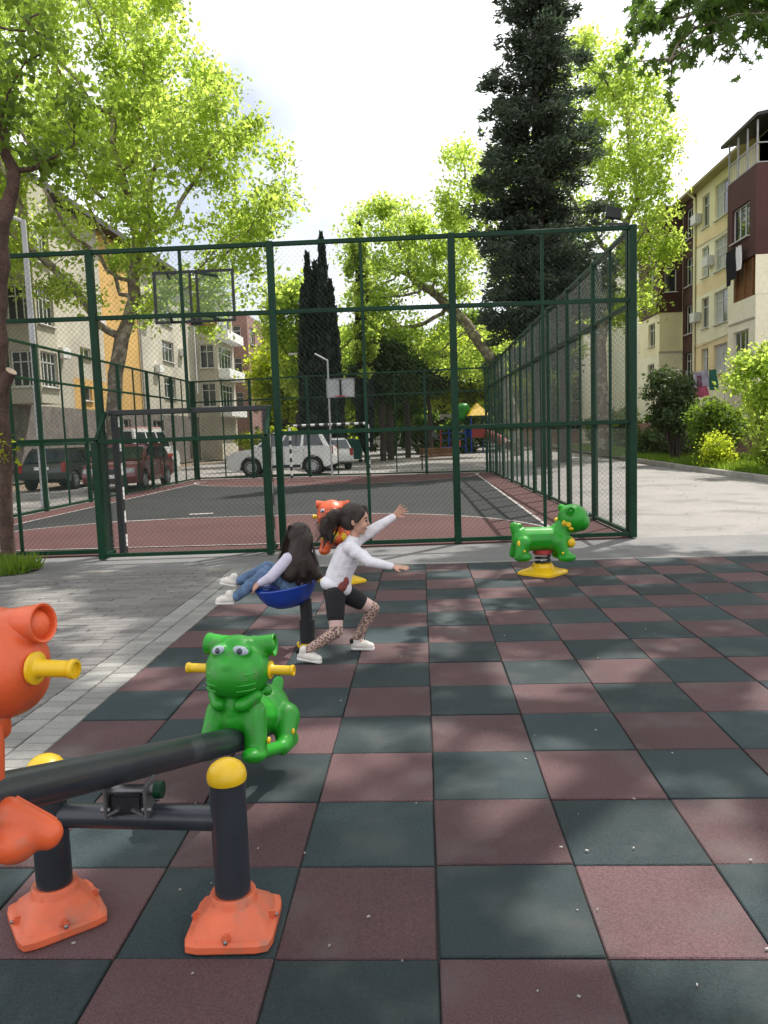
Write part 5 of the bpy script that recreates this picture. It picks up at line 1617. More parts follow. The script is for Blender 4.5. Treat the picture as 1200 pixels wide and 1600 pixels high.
def wall_patch(pl, a0, a1, z0, z1, holes, mat, parent, depth=0.18, name='wall'):
    A = sorted({a0, a1, *[v for h in holes for v in (max(a0, h[0]), min(a1, h[1])) if a0 <= v <= a1]})
    Z = sorted({z0, z1, *[v for h in holes for v in (max(z0, h[2]), min(z1, h[3])) if z0 <= v <= z1]})
    mb = MB()
    for i in range(len(A)-1):
        for j in range(len(Z)-1):
            ca, cz = (A[i]+A[i+1])/2, (Z[j]+Z[j+1])/2
            if any(h[0] < ca < h[1] and h[2] < cz < h[3] for h in holes): continue
            mb.add([pl.p(A[i], Z[j]), pl.p(A[i+1], Z[j]), pl.p(A[i+1], Z[j+1]), pl.p(A[i], Z[j+1])], [(0, 1, 2, 3)])
    for h in holes:
        b0, b1, y0, y1 = max(a0, h[0]), min(a1, h[1]), max(z0, h[2]), min(z1, h[3])
        if b1 <= b0 or y1 <= y0: continue
        q = [(b0, y0), (b1, y0), (b1, y1), (b0, y1)]
        for k in range(4):
            (x0, w0), (x1, w1) = q[k], q[(k+1) % 4]
            if (w0 == w1 and (w0 == z0 and h[2] < z0 or w0 == z1 and h[3] > z1)): continue
            mb.add([pl.p(x0, w0), pl.p(x1, w1), pl.p(x1, w1, -depth), pl.p(x0, w0, -depth)], [(0, 1, 2, 3)])
    return mb.build(name, mat, parent, fix=False)

def window(pl, h, parent, cols=2, transom=True, frame='frame_white', curtain=0.0, depth=0.14):
    a0, a1, z0, z1 = h
    w = 0.055
    mb = MB()
    def fb(x0, x1, y0, y1):
        d = 0.03
        P = [pl.p(x0, y0, -depth+d), pl.p(x1, y0, -depth+d), pl.p(x1, y1, -depth+d), pl.p(x0, y1, -depth+d),
             pl.p(x0, y0, -depth-d), pl.p(x1, y0, -depth-d), pl.p(x1, y1, -depth-d), pl.p(x0, y1, -depth-d)]
        mb.add(P, [(0, 1, 2, 3), (7, 6, 5, 4), (0, 4, 5, 1), (1, 5, 6, 2), (2, 6, 7, 3), (3, 7, 4, 0)])
    fb(a0, a0+w, z0, z1); fb(a1-w, a1, z0, z1); fb(a0+w, a1-w, z0, z0+w); fb(a0+w, a1-w, z1-w, z1)
    xs = [a0+w+(a1-a0-2*w)*k/cols for k in range(cols+1)]
    for x in xs[1:-1]: fb(x-w*0.45, x+w*0.45, z0+w, z1-w)
    zt = z0+(z1-z0)*0.70
    if transom: fb(a0+w, a1-w, zt-0.02, zt+0.02)
    f = mb.build('window', M[frame], parent, fix=True)
    for k in range(cols):
        cur = random.random() < curtain
        g = MB().add([pl.p(xs[k], z0+w, -depth), pl.p(xs[k+1], z0+w, -depth), pl.p(xs[k+1], z1-w, -depth), pl.p(xs[k], z1-w, -depth)], [(0, 1, 2, 3)])
        g.build('pane', M['curtain'] if cur else M['glass'], f, fix=False)
    s = MB()
    P0, P1 = pl.p(a0-0.05, z0-0.03, -0.02), pl.p(a1+0.05, z0-0.03, -0.02)
    s.bar(P0+pl.n*0.06, P1+pl.n*0.06, 0.16, 0.04); s.build('sill', M[frame], f)
    return f

# ---- right block of flats
rb = empty('apartment_building', (16.0, 46, 0), 0, 'cream and maroon four storey apartment block on the right behind shrubs', 'building')
RB = Vector((16.0, 46, 0))
class PlaneR(Plane):
    pass
def relp(pl, base):
    q = Plane((pl.O.x-base.x, pl.O.y-base.y), (pl.u.x, pl.u.y), (pl.n.x, pl.n.y)); return q
main = relp(Plane((16.0, 0), (0, 1), (-1, 0)), RB)
def off(h): return h
rows = [(4.27, 5.75), (6.88, 8.54), (9.66, 11.29), (12.33, 14.07)]
holes = []
for k, (z0, z1) in enumerate(rows):
    holes.append((44.0, 45.05, z0, z1)); holes.append((41.35, 43.2, z0-0.05, z1))
bands = [(0, 3.9, 'cream'), (3.9, 6.1, 'peach'), (6.1, 8.75, 'cream'), (8.75, 9.5, 'peach'), (9.5, 11.45, 'cream'), (11.45, 12.15, 'peach'), (12.15, 14.58, 'yellowwall')]
for z0, z1, mm in bands:
    wall_patch(main, 37.8, 46.0, z0, z1, [h for h in holes if h[3] > z0 and h[2] < z1], M[mm], rb)
wall_patch(relp(Plane((16.0, 34.72), (1, 0), (0, -1)), RB), 0, 12.8, 0, 14.8, [], M['cream'], rb, name='end_wall')
wall_patch(main, 34.75, 37.8, 0, 14.8, [], M['cream'], rb)
for h in holes: window(main, h, rb, 2, True, curtain=0.25)
mh = [(46.55, 47.7, z0, z1) for z0, z1 in rows]
wall_patch(main, 46.0, 48.2, 0, 14.8, mh, M['maroon'], rb)
for h in mh: window(main, h, rb, 2, True)
wall_patch(main, 48.2, 78, 0, 14.8, [(56, 57.4, z0, z1) for z0, z1 in rows]+[(60, 61.4, z0, z1) for z0, z1 in rows], M['cream'], rb)
for a in (56, 60):
    for z0, z1 in rows: window(main, (a, a+1.4, z0, z1), rb)
# drain pipe
MB().tube([main.p(46.0, 14.6, 0.45), main.p(46.0, 14.3, 0.10), main.p(46.0, 13.6, 0.10), main.p(46.0, 0.2, 0.10)], 0.07, 8).build('drain_pipe', M['cream'], rb, smooth=True)
def bay(front_d, a0, a1, z0, z1, mat, front_holes, side_holes=(), both=True):
    fp = relp(Plane((16.0-front_d, 0), (0, 1), (-1, 0)), RB)
    sp_ = relp(Plane((16.0, a0), (-1, 0), (0, -1)), RB)
    ep_ = relp(Plane((16.0, a1), (-1, 0), (0, 1)), RB)
    wall_patch(fp, a0, a1, z0, z1, list(front_holes), mat, rb, name='bay_front')
    wall_patch(sp_, 0, front_d, z0, z1, list(side_holes), mat, rb, name='bay_side')
    wall_patch(ep_, 0, front_d, z0, z1, [], mat, rb, name='bay_side')
    for zz, nm in ((z0, 'bay_floor'), (z1, 'bay_top')):
        MB().add([fp.p(a0, zz), fp.p(a1, zz), main.p(a1, zz), main.p(a0, zz)], [(0, 1, 2, 3)]).build(nm, mat, rb, fix=False)
    return fp, sp_
# near bay: cream foot, maroon upper storeys, roofed balcony
fp1, sp1 = bay(1.42, 34.7, 37.8, 8.75, 12.5, M['maroon'], [(35.35, 37.25, 9.72, 11.2)], [])
window(fp1, (35.35, 37.25, 9.72, 11.2), rb, 3, False, curtain=0.6)
fp0, sp0 = bay(1.38, 34.7, 37.7, 0, 7.05, M['cream'], [(35.4, 37.1, 4.25, 5.7)], [])
window(fp0, (35.4, 37.1, 4.25, 5.7), rb, 3, False)
fpb, spb = bay(1.30, 35.0, 37.3, 7.06, 8.74, M['brownwood'], [], [])
for k in range(3):
    a = 35.1+k*0.9
    MB().bar(fpb.p(a, 7.1, 0.03), fpb.p(a, 8.7, 0.03), 0.10, 0.06).build('board_batten', M['brownwood'], rb)
wall_patch(sp1, 0.0, 1.41, 7.06, 8.73, [], M['cream'], rb, name='bay_side')
MB().bar(fp0.p(34.7, 6.1, 0.02), fp0.p(37.6, 6.1, 0.02), 0.05, 0.08).build('string_course', M['cream2'], rb)
# balcony posts, rail, pitched roof
for a in (34.75, 35.75, 36.75, 37.75):
    MB().bar(fp1.p(a, 12.5, -0.04), fp1.p(a, 14.3, -0.04), 0.06).build('balcony_post', M['pole'], rb)
for d in (0.3, 0.9):
    MB().bar(sp1.p(d, 12.5, 0.0), sp1.p(d, 14.4, 0.0), 0.05).build('balcony_post', M['pole'], rb)
for z in (12.55, 13.35):
    MB().bar(fp1.p(34.7, z, -0.04), fp1.p(37.8, z, -0.04), 0.05).build('balcony_rail', M['pole'], rb)
    MB().bar(sp1.p(0.0, z, 0.0), sp1.p(1.42, z, 0.0), 0.05).build('balcony_rail', M['pole'], rb)
for k in range(16):
    a = 34.85+k*0.19
    MB().bar(fp1.p(a, 12.58, -0.04), fp1.p(a, 13.33, -0.04), 0.018).build('baluster', M['pole'], rb)
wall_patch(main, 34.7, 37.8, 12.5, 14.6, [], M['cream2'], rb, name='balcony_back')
MB().add([fp1.p(34.45, 14.50, 0.12), fp1.p(38.4, 14.50, 0.12), main.p(38.4, 15.0, -1.2), main.p(34.45, 15.0, -1.2),
          fp1.p(34.45, 14.36, 0.12), fp1.p(38.4, 14.36, 0.12), main.p(38.4, 14.86, -1.2), main.p(34.45, 14.86, -1.2)],
         [(0, 1, 2, 3), (4, 5, 6, 7), (0, 1, 5, 4), (1, 2, 6, 5), (3, 0, 4, 7), (2, 3, 7, 6)]).build('balcony_roof', M['roofdark'], rb)
# second maroon bay further along
fp2, sp2 = bay(1.42, 48.25, 52.5, 8.35, 14.6, M['maroon'], [(49.2, 50.6, 9.7, 11.2), (49.2, 50.6, 12.3, 13.8)], [(0.35, 1.05, 9.55, 10.9)])
for h in ((49.2, 50.6, 9.7, 11.2), (49.2, 50.6, 12.3, 13.8)): window(fp2, h, rb, 2)
window(sp2, (0.35, 1.05, 9.55, 10.9), rb, 1, False)
fpy, spy = bay(1.35, 48.3, 52.5, 5.9, 8.34, M['yellowwall'], [(49.2, 50.6, 6.5, 7.9)], [])
window(fpy, (49.2, 50.6, 6.5, 7.9), rb, 2)
MB().bar(spy.p(0, 5.95, 0.03), spy.p(1.40, 5.95, 0.03), 0.06, 0.14).build('string_course', M['cream2'], rb)
fp3, sp3 = bay(1.40, 48.25, 52.5, 0, 5.88, M['cream'], [(49.2, 50.6, 4.0, 5.4)], [])
window(fp3, (49.2, 50.6, 4.0, 5.4), rb, 2)
# eave, roof
MB().box(Vector((15.75, 58.4, 14.62))-RB, (0.62, 41.2, 0.08)).build('eave', M['soffit'], rb)
MB().add([Vector(p)-RB for p in ((15.42, 37.9, 14.68), (15.42, 79, 14.68), (22, 79, 16.6), (22, 41.5, 16.6), (29, 37.9, 14.68), (29, 79, 14.68))], [(0, 1, 2, 3), (3, 2, 5, 4), (0, 3, 4)]).build('roof', M['roofdark'], rb, fix=False)
MB().box(Vector((22.6, 56.9, 7.4))-RB, (12.6, 44.0, 14.7)).build('core', M['cream2'], rb)
MB().box(main.p(50.0, 9.0, 1.62)+Vector((0, -1.0, 0)), (0.35, 0.8, 0.55)).build('air_conditioner', M['frame_white'], rb, bevel=0.02)
for a, z, d in ((45.55, 7.6, 0.2), (43.6, 10.3, 0.2), (45.5, 13.0, 0.2), (38.6, 6.3, 0.2)):
    MB().box(main.p(a, z, d), (0.34, 0.8, 0.52)).build('air_conditioner', M['frame_white'], rb, bevel=0.02)
for k, (a0, z0, a1, z1) in enumerate(((38.0, 11.7, 46.0, 11.55), (38.0, 6.25, 56.0, 5.9))):
    MB().tube([main.p(a0, z0, 0.05), main.p((a0+a1)/2, (z0+z1)/2-0.25, 0.07), main.p(a1, z1, 0.05)], 0.015, 5).build('cable', M['black'], rb)
# orange block further on
ob = empty('apartment_building', (17, 84, 0), 0, 'orange brick block glimpsed behind the right fence and trunk', 'building')
OB = Vector((17, 84, 0))
opl = relp(Plane((11.0, 80.0), (1, 0), (0, -1)), OB)
oh = [(1.5+2.6*k, 2.9+2.6*k, z, z+1.5) for k in range(5) for z in (1.4, 4.3, 7.2, 10.1)]
wall_patch(opl, 0, 14, 0, 12.5, oh, M['brickorange'], ob)
for h in oh: window(opl, h, ob, 2)
MB().box(Vector((18, 84.5, 6.2))-OB, (13.9, 8.4, 12.2)).build('core', M['brickorange'], ob)
MB().box(Vector((18, 84.2, 12.7))-OB, (14.8, 9.6, 0.3)).build('roof', M['roofdark'], ob)

# hanging blanket and washing
bl = empty('washing_line', (13.2, 36.4, 0), 0, 'pink and white printed blanket with dark clothes on a line before the right block', 'laundry')
def blr(p): return Vector(p)-Vector((13.2, 36.4, 0))
def cloth(name, y0, y1, z0, z1, mat, x=13.2):
    mb = MB(); n = 10
    V = []; F = []
    for i in range(n+1):
        for j in range(6):
            t = i/n
            V.append(blr((x+0.05*math.sin(t*9+j*0.4)+0.02*j, y0+(y1-y0)*t, z1+(z0-z1)*j/5-0.05*math.sin(PI*t))))
    for i in range(n):
        for j in range(5):
            F.append((i*6+j, (i+1)*6+j, (i+1)*6+j+1, i*6+j+1))
    return mb.add(V, F).build(name, mat, bl, fix=False, smooth=True)
pale = material('blanket pale lilac', (0.42, 0.40, 0.52), 0.9, 0.2, 3)
pink = material('blanket pink', (0.55, 0.10, 0.20), 0.9, 0.4, 5)
cloth('blanket', 36.4, 38.2, 3.25, 4.05, pale); cloth('blanket_border', 36.43, 38.17, 2.85, 3.32, pink, 13.17)
cloth('dark_cloth', 38.3, 39.0, 2.8, 4.02, M['blackcloth']); cloth('dark_cloth', 35.4, 36.25, 3.1, 4.02, M['bin'])
cloth('blanket_motif', 37.1, 37.6, 3.05, 3.85, material('blanket purple motif', (0.22, 0.06, 0.16), 0.9, 0.5, 7), 13.13)
MB().tube([blr((13.2, 34.3, 4.12)), blr((13.2, 36.8, 4.05)), blr((13.2, 39.2, 4.12))], 0.008, 5).build('line', M['pole'], bl)
for y in (34.3, 39.2): MB().tube([blr((13.2, y, 0)), blr((13.2, y, 4.2))], 0.03, 8).build('line_post', M['pole'], bl)
hc = empty('hanging_clothes', (14.3, 36.0, 9.3), 0, 'dark clothes hanging below the bay window of the right block', 'laundry')
for k, (y0, y1, zl, mm) in enumerate(((35.5, 36.0, 8.3, 'frame_white'), (36.0, 36.6, 8.0, 'blackcloth'), (36.65, 37.1, 7.8, 'blackcloth'))):
    mb = MB(); V = []; F = []
    for i in range(7):
        for j in range(4):
            V.append((14.3-14.3+0.04*math.sin(i*1.7+j), y0+(y1-y0)*i/6-36.0, 9.35+(zl-9.35)*j/3-9.3))
    for i in range(6):
        for j in range(3): F.append((i*4+j, (i+1)*4+j, (i+1)*4+j+1, i*4+j+1))
    mb.add(V, F).build('garment', M[mm], hc, fix=False)
MB().bar((0, -0.7, 0.06), (0, 2.1, 0.06), 0.02).build('drying_rail', M['black'], hc)
MB().bar((0, 0.2, 0.06), (0.30, 0.2, 0.06), 0.02).build('drying_rail', M['black'], hc)

# low garden wall behind the verge
gw = tag(MB().box((13.6, 38, 0.85), (0.25, 22, 1.7)).build('garden_wall', M['pinkwall']), 'low dull pink garden wall behind the right verge shrubs', 'wall')

# ---- left block of flats
lb = empty('apartment_building', (-17.4, 45, 0), 0, 'cream and orange apartment block on the left behind the plane tree', 'building')
LB = Vector((-17.4, 45, 0))
lm = relp(Plane((-17.4, 0), (0, 1), (1, 0)), LB)
lrows = [(6.75, 8.35), (9.35, 10.9)]
h1 = [(a, a+1.5, z0, z1) for a in (24, 28, 35.2) for z0, z1 in [(4.1, 5.5)]+lrows]
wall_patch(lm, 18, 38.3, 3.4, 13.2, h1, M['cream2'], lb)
for h in h1: window(lm, h, lb, 2)
h2 = [(39.1, 40.4, 3.85, 4.6), (39.3, 40.6, 6.1, 6.6)]
wall_patch(lm, 38.3, 42.4, 3.4, 4.95, [h2[0]], M['orangewall'], lb)
wall_patch(lm, 38.3, 42.4, 4.95, 13.2, [h2[1]], M['cream2'], lb)
for h in h2: window(lm, h, lb, 2, False)
wall_patch(lm, 42.4, 47.9, 3.4, 13.2, [], M['orangewall'], lb)
h3 = [(52.2, 54.6, z0, z1) for z0, z1 in [(4.6, 5.95), (7.1, 8.5), (9.6, 11)]]
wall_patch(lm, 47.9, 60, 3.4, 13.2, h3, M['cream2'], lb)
for h in h3: window(lm, h, lb, 3)
h4 = [(44, 45.6, 1.2, 3.0), (49.5, 51.5, 1.0, 3.0), (30, 32, 1.2, 3.0)]
wall_patch(lm, 18, 60, 0, 3.4, h4, M['stonebase'], lb)
for h in h4: window(lm, h, lb, 2, False)
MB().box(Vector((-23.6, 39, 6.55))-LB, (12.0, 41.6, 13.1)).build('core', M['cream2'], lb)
MB().box(Vector((-23.4, 39, 13.35))-LB, (13.4, 43, 0.3)).build('roof', M['roofdark'], lb)
def lbay(d, a0, a1, z0, z1, mat, fh_, sh_):
    fp = relp(Plane((-17.4+d, 0), (0, 1), (1, 0)), LB); sp_ = relp(Plane((-17.4, a0), (1, 0), (0, -1)), LB); ep = relp(Plane((-17.4, a1), (1, 0), (0, 1)), LB)
    wall_patch(fp, a0, a1, z0, z1, fh_, mat, lb, name='bay_front'); wall_patch(sp_, 0, d, z0, z1, sh_, mat, lb, name='bay_side'); wall_patch(ep, 0, d, z0, z1, [], mat, lb, name='bay_side')
    for zz in (z0, z1):
        MB().add([fp.p(a0, zz), fp.p(a1, zz), lm.p(a1, zz), lm.p(a0, zz)], [(0, 1, 2, 3)]).build('bay_floor', mat, lb, fix=False)
    return fp, sp_
fA = [(32.25, 33.75, z0, z1) for z0, z1 in [(4.1, 5.6)]+lrows]; sA = [(0.15, 1.25, z0, z1) for z0, z1 in [(4.1, 5.6)]+lrows]
f_, s_ = lbay(1.4, 32.1, 33.9, 3.4, 12.6, M['cream2'], fA, sA)
for h in fA: window(f_, h, lb, 4, True)
for h in sA: window(s_, h, lb, 3, True)
for a, z in ((37.0, 6.0), (41.6, 8.2), (50.8, 6.4), (56.2, 8.0), (49.2, 9.4)):
    MB().box(lm.p(a, z, 0.2), (0.34, 0.8, 0.52)).build('air_conditioner', M['frame_white'], lb, bevel=0.02)
MB().tube([lm.p(47.9, 13.0, 0.1), lm.p(47.9, 0.2, 0.1)], 0.07, 8).build('drain_pipe', M['pole'], lb, smooth=True)
# lit balcony stack and a further bay
fB = [(60.6, 64.8, 4.2, 6.0), (60.6, 64.8, 7.2, 9.0), (60.6, 64.8, 10.2, 12.0)]
f_, s_ = lbay(1.7, 60.1, 65.4, 0, 13.0, M['cream2'], fB, [(0.3, 1.4, z0, z1) for _, _, z0, z1 in fB])
for h in fB: window(f_, h, lb, 4, True)
for _, _, z0, z1 in fB:
    window(s_, (0.3, 1.4, z0, z1), lb, 2)
    MB().bar(f_.p(60.1, z0-0.45, 0.45), f_.p(65.4, z0-0.45, 0.45), 0.9, 0.75).build('balcony', M['white'], lb, bevel=0.03)
f_, s_ = lbay(2.4, 68, 76, 0, 12.5, M['pinkwall'], [(69, 71, z, z+1.5) for z in (1.2, 4.2, 7.2, 10)], [(0.4, 1.8, z, z+1.5) for z in (4.2, 7.2, 10)])
for z in (4.2, 7.2, 10): window(s_, (0.4, 1.8, z, z+1.5), lb, 2)
for z in (1.2, 4.2, 7.2, 10): window(f_, (69, 71, z, z+1.5), lb, 2)
wall_patch(lm, 65.4, 80, 0, 12.5, [], M['cream2'], lb)

# ---- far low building closing the street, kiosk, bench, play tower, bins
fbd = empty('low_building', (0, 96, 0), 0, 'long pale low building far behind the trees', 'building')
fpl = relp(Plane((-30, 96), (1, 0), (0, -1)), Vector((0, 96, 0)))
fh_l = [(2+3.4*k, 3.6+3.4*k, z, z+1.5) for k in range(16) for z in (1.2, 4.2)]
wall_patch(fpl, 0, 58, 0, 7, fh_l, M['cream2'], fbd)
for h in fh_l: window(fpl, h, fbd, 2, False)
MB().box((-1, 5.4, 3.5), (57.8, 10.2, 6.9)).build('core', M['cream2'], fbd); MB().box((-1, 5.2, 7.2), (59, 11.6, 0.35)).build('roof', M['roofdark'], fbd)

ki = empty('kiosk', (1.3, 60, 0), 0, 'small brown kiosk with pale flat roof beyond the far fence', 'kiosk')
MB().box((0, 0, 1.25), (2.6, 2.2, 2.5)).build('wall', M['brownwood'], ki, bevel=0.03)
MB().box((0, -0.1, 2.72), (3.1, 2.8, 0.40)).build('roof', material('pale roof sheet', (0.45, 0.38, 0.38), 0.7, 0.2, 2), ki, bevel=0.05)
MB().box((0, -1.14, 1.5), (1.8, 0.06, 0.8)).build('hatch', M['glass'], ki)
MB().box((0, -1.25, 1.05), (2.0, 0.3, 0.06)).build('counter', M['steel'], ki)

be = empty('park_bench', (0.75, 33.2, 0), 0.02, 'brown slatted park bench seen from behind through the far fence', 'bench')
for k in range(4): MB().box((0, -0.22-0.03*k, 0.58+0.10*k), (1.7, 0.03, 0.085), M=Matrix.Rotation(0.25, 3, 'X')).build('back_slat', M['brownwood'], be, bevel=0.005, seg=1)
for k in range(4): MB().box((0, -0.12+0.11*k, 0.43), (1.7, 0.095, 0.03)).build('seat_slat', M['brownwood'], be, bevel=0.005, seg=1)
for sx in (-0.75, 0.75):
    MB().bar((sx, -0.15, 0), (sx, -0.33, 0.92), 0.05).build('leg', M['black'], be); MB().bar((sx, 0.25, 0), (sx, 0.22, 0.42), 0.05).build('leg', M['black'], be)
    MB().bar((sx, -0.2, 0.40), (sx, 0.24, 0.40), 0.045).build('side_bar', M['black'], be)

pt = empty('play_tower', (4.1, 57, 0), 0.2, 'far play tower with yellow roof, green top, red and blue panels', 'play tower')
for sx in (-0.6, 0.6):
    for sy in (-0.6, 0.6): MB().tube([(sx, sy, 0), (sx, sy, 2.75)], 0.06, 8).build('post', M['blue_plastic'], pt, smooth=True)
MB().box((0, 0, 1.1), (1.3, 1.3, 0.08)).build('deck', M['brownwood'], pt)
MB().add([(-0.8, -0.8, 2.7), (0.8, -0.8, 2.7), (0.8, 0.8, 2.7), (-0.8, 0.8, 2.7), (0, 0, 3.65)], [(0, 1, 4), (1, 2, 4), (2, 3, 4), (3, 0, 4), (3, 2, 1, 0)]).build('roof', M['yellow_plastic'], pt)
mb = MB(); mb.ellipsoid((-0.95, 0.2, 3.2), (0.55, 0.35, 0.45)); mb.ellipsoid((-1.1, 0.2, 2.8), (0.4, 0.3, 0.4)); mb.build('green_topper', M['green_plastic'], pt, smooth=True)
MB().box((0, -0.63, 1.5), (1.1, 0.05, 0.7)).build('panel', M['red_plastic'], pt, bevel=0.02)
MB().box((-0.64, 0, 1.5), (0.05, 1.1, 0.7)).build('panel', M['blue_plastic'], pt, bevel=0.02)
MB().tube([(0.62, -0.5, 1.3), (1.3, -1.4, 0.9), (1.6, -2.4, 0.45)], [0.36, 0.36, 0.36], 14, caps=False).build('tube_slide', M['red_plastic'], pt, smooth=True)
MB().tube([(1.6+0.36*math.cos(a), -2.42, 0.45+0.38*math.sin(a)) for a in np.linspace(0, 2*PI, 20)], 0.06, 6, caps=False).build('slide_ring', M['white'], pt, smooth=True)
pt2 = empty('climbing_frame', (2.3, 56, 0), 0.0, 'blue and red climbing frame left of the far play tower', 'climbing frame')
for k in range(4): MB().tube([(-0.9+0.6*k, 0, 0), (-0.9+0.6*k, 0, 1.9)], 0.05, 8).build('post', M['blue_plastic'] if k % 2 else M['red_plastic'], pt2, smooth=True)
for z in (0.5, 1.0, 1.5): MB().bar((-0.9, 0, z), (0.9, 0, z), 0.05).build('rung', M['blue_plastic'], pt2)
MB().box((0.3, -0.04, 0.75), (0.5, 0.04, 0.5)).build('panel', M['orange_plastic'], pt2, bevel=0.02)

def dumpster(loc, rz, label):
    r = empty('waste_bin', loc, rz, label, 'bin', 'green bins behind the court')
    MB().add([(-0.55, -0.42, 0.18), (0.55, -0.42, 0.18), (0.55, 0.42, 0.18), (-0.55, 0.42, 0.18), (-0.68, -0.52, 1.15), (0.68, -0.52, 1.15), (0.68, 0.52, 1.15), (-0.68, 0.52, 1.15)],
             [(3, 2, 1, 0), (4, 5, 6, 7), (0, 1, 5, 4), (1, 2, 6, 5), (2, 3, 7, 6), (3, 0, 4, 7)]).build('body', M['bin'], r, bevel=0.03)
    MB().prism([(-0.70, 1.16), (0.70, 1.16), (0.62, 1.30), (0, 1.38), (-0.62, 1.30)], -0.54, 0.54).build('lid', M['bin'], r, bevel=0.02)
    for sx in (-0.5, 0.5):
        for sy in (-0.35, 0.35): MB().tube([(sx, sy-0.03, 0.09), (sx, sy+0.03, 0.09)], 0.09, 10).build('wheel', M['rubber'], r)
    for sx in (-0.3, 0.3): MB().box((sx, -0.49, 0.7), (0.06, 0.06, 0.8)).build('rib', M['bin'], r)
    return r
dumpster((-5.55, 44.6, 0), 0.05, 'left one of two green wheeled bins behind the white car')
dumpster((-4.1, 44.9, 0), -0.04, 'right one of two green wheeled bins behind the white car')

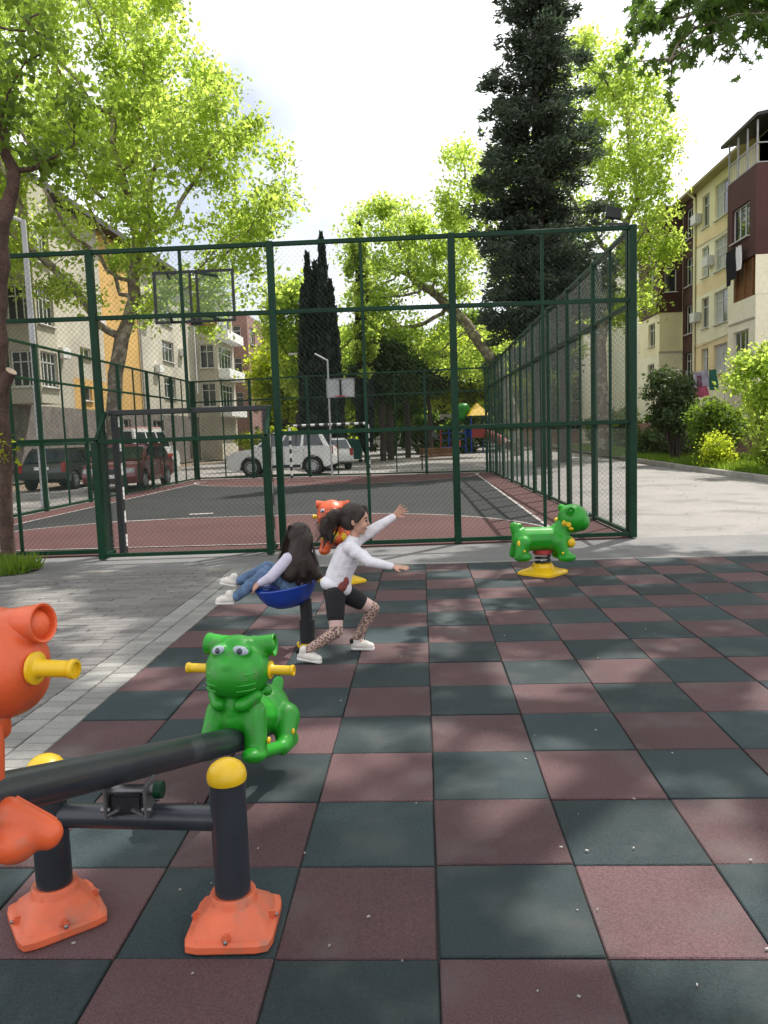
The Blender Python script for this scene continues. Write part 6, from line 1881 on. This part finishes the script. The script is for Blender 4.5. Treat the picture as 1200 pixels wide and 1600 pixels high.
# ================================================================== VEHICLES
def car(name, label, loc, rz, L, W, H, belt, hood, cab, wb, wr, paint, cat='car', kind='suv'):
    """cab = (rear bottom x, rear top x, front top x, front bottom x); x forward"""
    r = empty(name, loc, rz, label, cat, 'vehicles parked round the court')
    h = L/2
    ra, fa = -wb/2-0.02*L, wb/2-0.02*L
    ar = wr*1.18
    poly = [(-h+0.03, 0.42), (-h, 0.62), (-h+0.02, belt-0.10), (-h+0.10, belt)]
    poly += [(cab[3], belt), (cab[3]+0.12, belt-0.02), (h-0.35, hood), (h-0.10, hood-0.12), (h, hood-0.34), (h, 0.45), (h-0.06, 0.30)]
    def arch(x):
        return [(x+ar*math.cos(a), max(0.30, wr+ar*math.sin(a))) for a in np.linspace(0.02, PI-0.02, 11)]
    poly += [(fa+ar+0.03, 0.28)]+arch(fa)+[(fa-ar-0.03, 0.28), (ra+ar+0.03, 0.28)]+arch(ra)+[(ra-ar-0.03, 0.32)]
    MB().prism(poly, -W/2, W/2).build('body', paint, r, bevel=0.035, seg=2, smooth=True)
    MB().box((0, 0, 0.42), (L*0.86, W*0.80, 0.30)).build('underbody', M['rubber'], r)
    # greenhouse
    w0, w1 = W/2-0.05, W/2-0.19
    z0, z1 = belt-0.01, H-0.04
    cv = [(cab[0], -w0, z0), (cab[3], -w0, z0), (cab[3], w0, z0), (cab[0], w0, z0), (cab[1], -w1, z1), (cab[2], -w1, z1), (cab[2], w1, z1), (cab[1], w1, z1)]
    cbn = MB().add(cv, [(3, 2, 1, 0), (4, 5, 6, 7), (0, 1, 5, 4), (1, 2, 6, 5), (2, 3, 7, 6), (3, 0, 4, 7)]).build('cabin', paint, r, bevel=0.05, seg=2, smooth=True)
    MB().box(((cab[1]+cab[2])/2, 0, H-0.03), (abs(cab[2]-cab[1])*0.94, w1*1.9, 0.05)).build('roof', paint, r, bevel=0.02)
    def lerp(a, b, t): return a+(b-a)*t
    for s in (-1, 1):
        segs = [(0.07, 0.34), (0.38, 0.66), (0.70, 0.97)] if kind != 'hatch' else [(0.10, 0.47), (0.52, 0.95)]
        for t0, t1 in segs:
            q = []
            for t, v in ((t0, 0.12), (t1, 0.12), (t1, 0.86), (t0, 0.86)):
                xb = lerp(cab[0], cab[3], t); xt = lerp(cab[1], cab[2], t)
                q.append((lerp(xb, xt, v), s*(lerp(w0, w1, v)+0.008), lerp(z0, z1, v)))
            MB().add(q, [(0, 1, 2, 3)]).build('side_window', M['carglass'], r, fix=False)
    for xb, xt, nm, e in ((cab[3], cab[2], 'windscreen', 0.012), (cab[0], cab[1], 'rear_window', -0.012)):
        q = []
        for y, v in ((-0.9, 0.10), (0.9, 0.10), (0.9, 0.88), (-0.9, 0.88)):
            q.append((lerp(xb, xt, v)+e, y*lerp(w0, w1, v), lerp(z0, z1, v)+0.008))
        MB().add(q, [(0, 1, 2, 3)]).build(nm, M['carglass'], r, fix=False)
    for x in (fa, ra):
        for s in (-1, 1):
            yo = s*(W/2-0.10)
            wobj = MB().lathe([(wr*0.62, -0.11), (wr*0.95, -0.11), (wr, -0.08), (wr, 0.08), (wr*0.95, 0.11), (wr*0.62, 0.11)], (x, yo, wr), 24, Matrix.Rotation(PI/2, 3, 'X')).build('wheel', M['rubber'], r, smooth=True)
            MB().lathe([(wr*0.64, -0.02), (wr*0.64, 0.02), (wr*0.58, 0.03), (wr*0.2, 0.02)], (x, yo+s*0.095, wr), 20, Matrix.Rotation(PI/2 if s < 0 else -PI/2, 3, 'X')).build('rim_back', M['black'], wobj, smooth=True)
            mb = MB()
            for k in range(6):
                a = k*PI/3
                mb.bar((x+0.05*math.cos(a), yo+s*0.118, wr+0.05*math.sin(a)), (x+wr*0.62*math.cos(a), yo+s*0.118, wr+wr*0.62*math.sin(a)), 0.05, 0.02)
            mb.lathe([(wr*0.62, -0.01), (wr*0.66, 0.0), (wr*0.62, 0.01)], (x, yo+s*0.112, wr), 20, Matrix.Rotation(PI/2, 3, 'X'))
            mb.build('rim', M['alloy'], wobj)
    for s in (-1, 1):
        MB().box((h-0.10, s*(W/2-0.24), hood-0.24), (0.26, 0.40, 0.16)).build('headlight', M['lampclear'], r, bevel=0.03)
        MB().box((-h+0.05, s*(W/2-0.10), belt-0.14), (0.14, 0.16, 0.34)).build('tail_light', M['lampred'], r, bevel=0.02)
        MB().box((cab[3]-0.16, s*(W/2+0.09), belt+0.09), (0.12, 0.18, 0.14)).build('mirror', paint, r, bevel=0.03)
        for x in (0.20, -0.75):
            MB().box((x, s*(W/2+0.008), belt-0.16), (0.18, 0.03, 0.035)).build('door_handle', M['alloy'], r, bevel=0.006)
        for x in (0.62, -0.22, -1.05):
            MB().box((x, s*(W/2+0.001), (belt+0.42)/2), (0.010, 0.006, belt-0.50)).build('door_seam', M['black'], r)
        MB().box(((fa+ra)/2, s*(W/2+0.01), 0.40), (wb-2*ar-0.1, 0.05, 0.12)).build('sill', M['black'] if kind == 'suv' else paint, r, bevel=0.02)
    MB().box((h+0.005, 0, hood-0.26), (0.04, W*0.50, 0.16)).build('grille', M['black'], r, bevel=0.01)
    MB().box((h-0.01, 0, 0.42), (0.06, W*0.7, 0.14)).build('lower_grille', M['black'], r, bevel=0.01)
    MB().box((h+0.012, 0, 0.52), (0.03, 0.52, 0.11)).build('number_plate', M['white'], r)
    MB().box((-h-0.008, 0, 0.80), (0.03, 0.52, 0.11)).build('number_plate', M['white'], r)
    return r
car('parked_car', 'silver white off road car seen side on behind the court', (-5.92, 32.75, -0.02), PI-0.03, 4.48, 1.88, 1.86, 1.16, 1.07, (-2.12, -1.75, 0.28, 1.12), 2.62, 0.385, M['silver'])
car('parked_car', 'white hatchback half hidden behind the silver off road car', (-4.7, 37.2, -0.02), PI*0.62, 4.0, 1.72, 1.50, 0.98, 0.92, (-1.95, -1.55, 0.35, 1.05), 2.5, 0.32, M['whitecar'], kind='hatch')
car('parked_car', 'wine red car parked beside the left fence', (-10.25, 26.6, -0.02), -PI/2+0.04, 4.35, 1.76, 1.56, 1.00, 0.94, (-2.05, -1.70, 0.35, 1.10), 2.62, 0.33, M['redcar'], kind='hatch')
car('parked_van', 'white van with faded red stripe behind the red car', (-13.6, 36.6, -0.02), PI/2-0.06, 5.2, 1.95, 2.25, 1.25, 1.15, (-2.55, -2.42, 1.05, 1.75), 3.1, 0.34, M['whitecar'], 'van')
car('parked_car', 'dark grey car at the left behind the light pole', (-13.4, 28.5, -0.02), PI/2+0.02, 4.3, 1.75, 1.50, 0.96, 0.92, (-1.95, -1.55, 0.35, 1.05), 2.6, 0.32, M['darkcar'], kind='hatch')
vs_ = [o for o in bpy.data.objects if o.name.startswith('parked_van')][0]
for s in (-1, 1): MB().box((-0.3, s*(1.95/2+0.004), 0.92), (3.9, 0.012, 0.16)).build('red_stripe', M['lampred'], vs_)
MB().box((-0.5, 0, 2.27), (3.0, 1.45, 0.10)).build('roof_cover', material('faded pink roof panel', (0.55, 0.30, 0.30), 0.6), vs_, bevel=0.03)
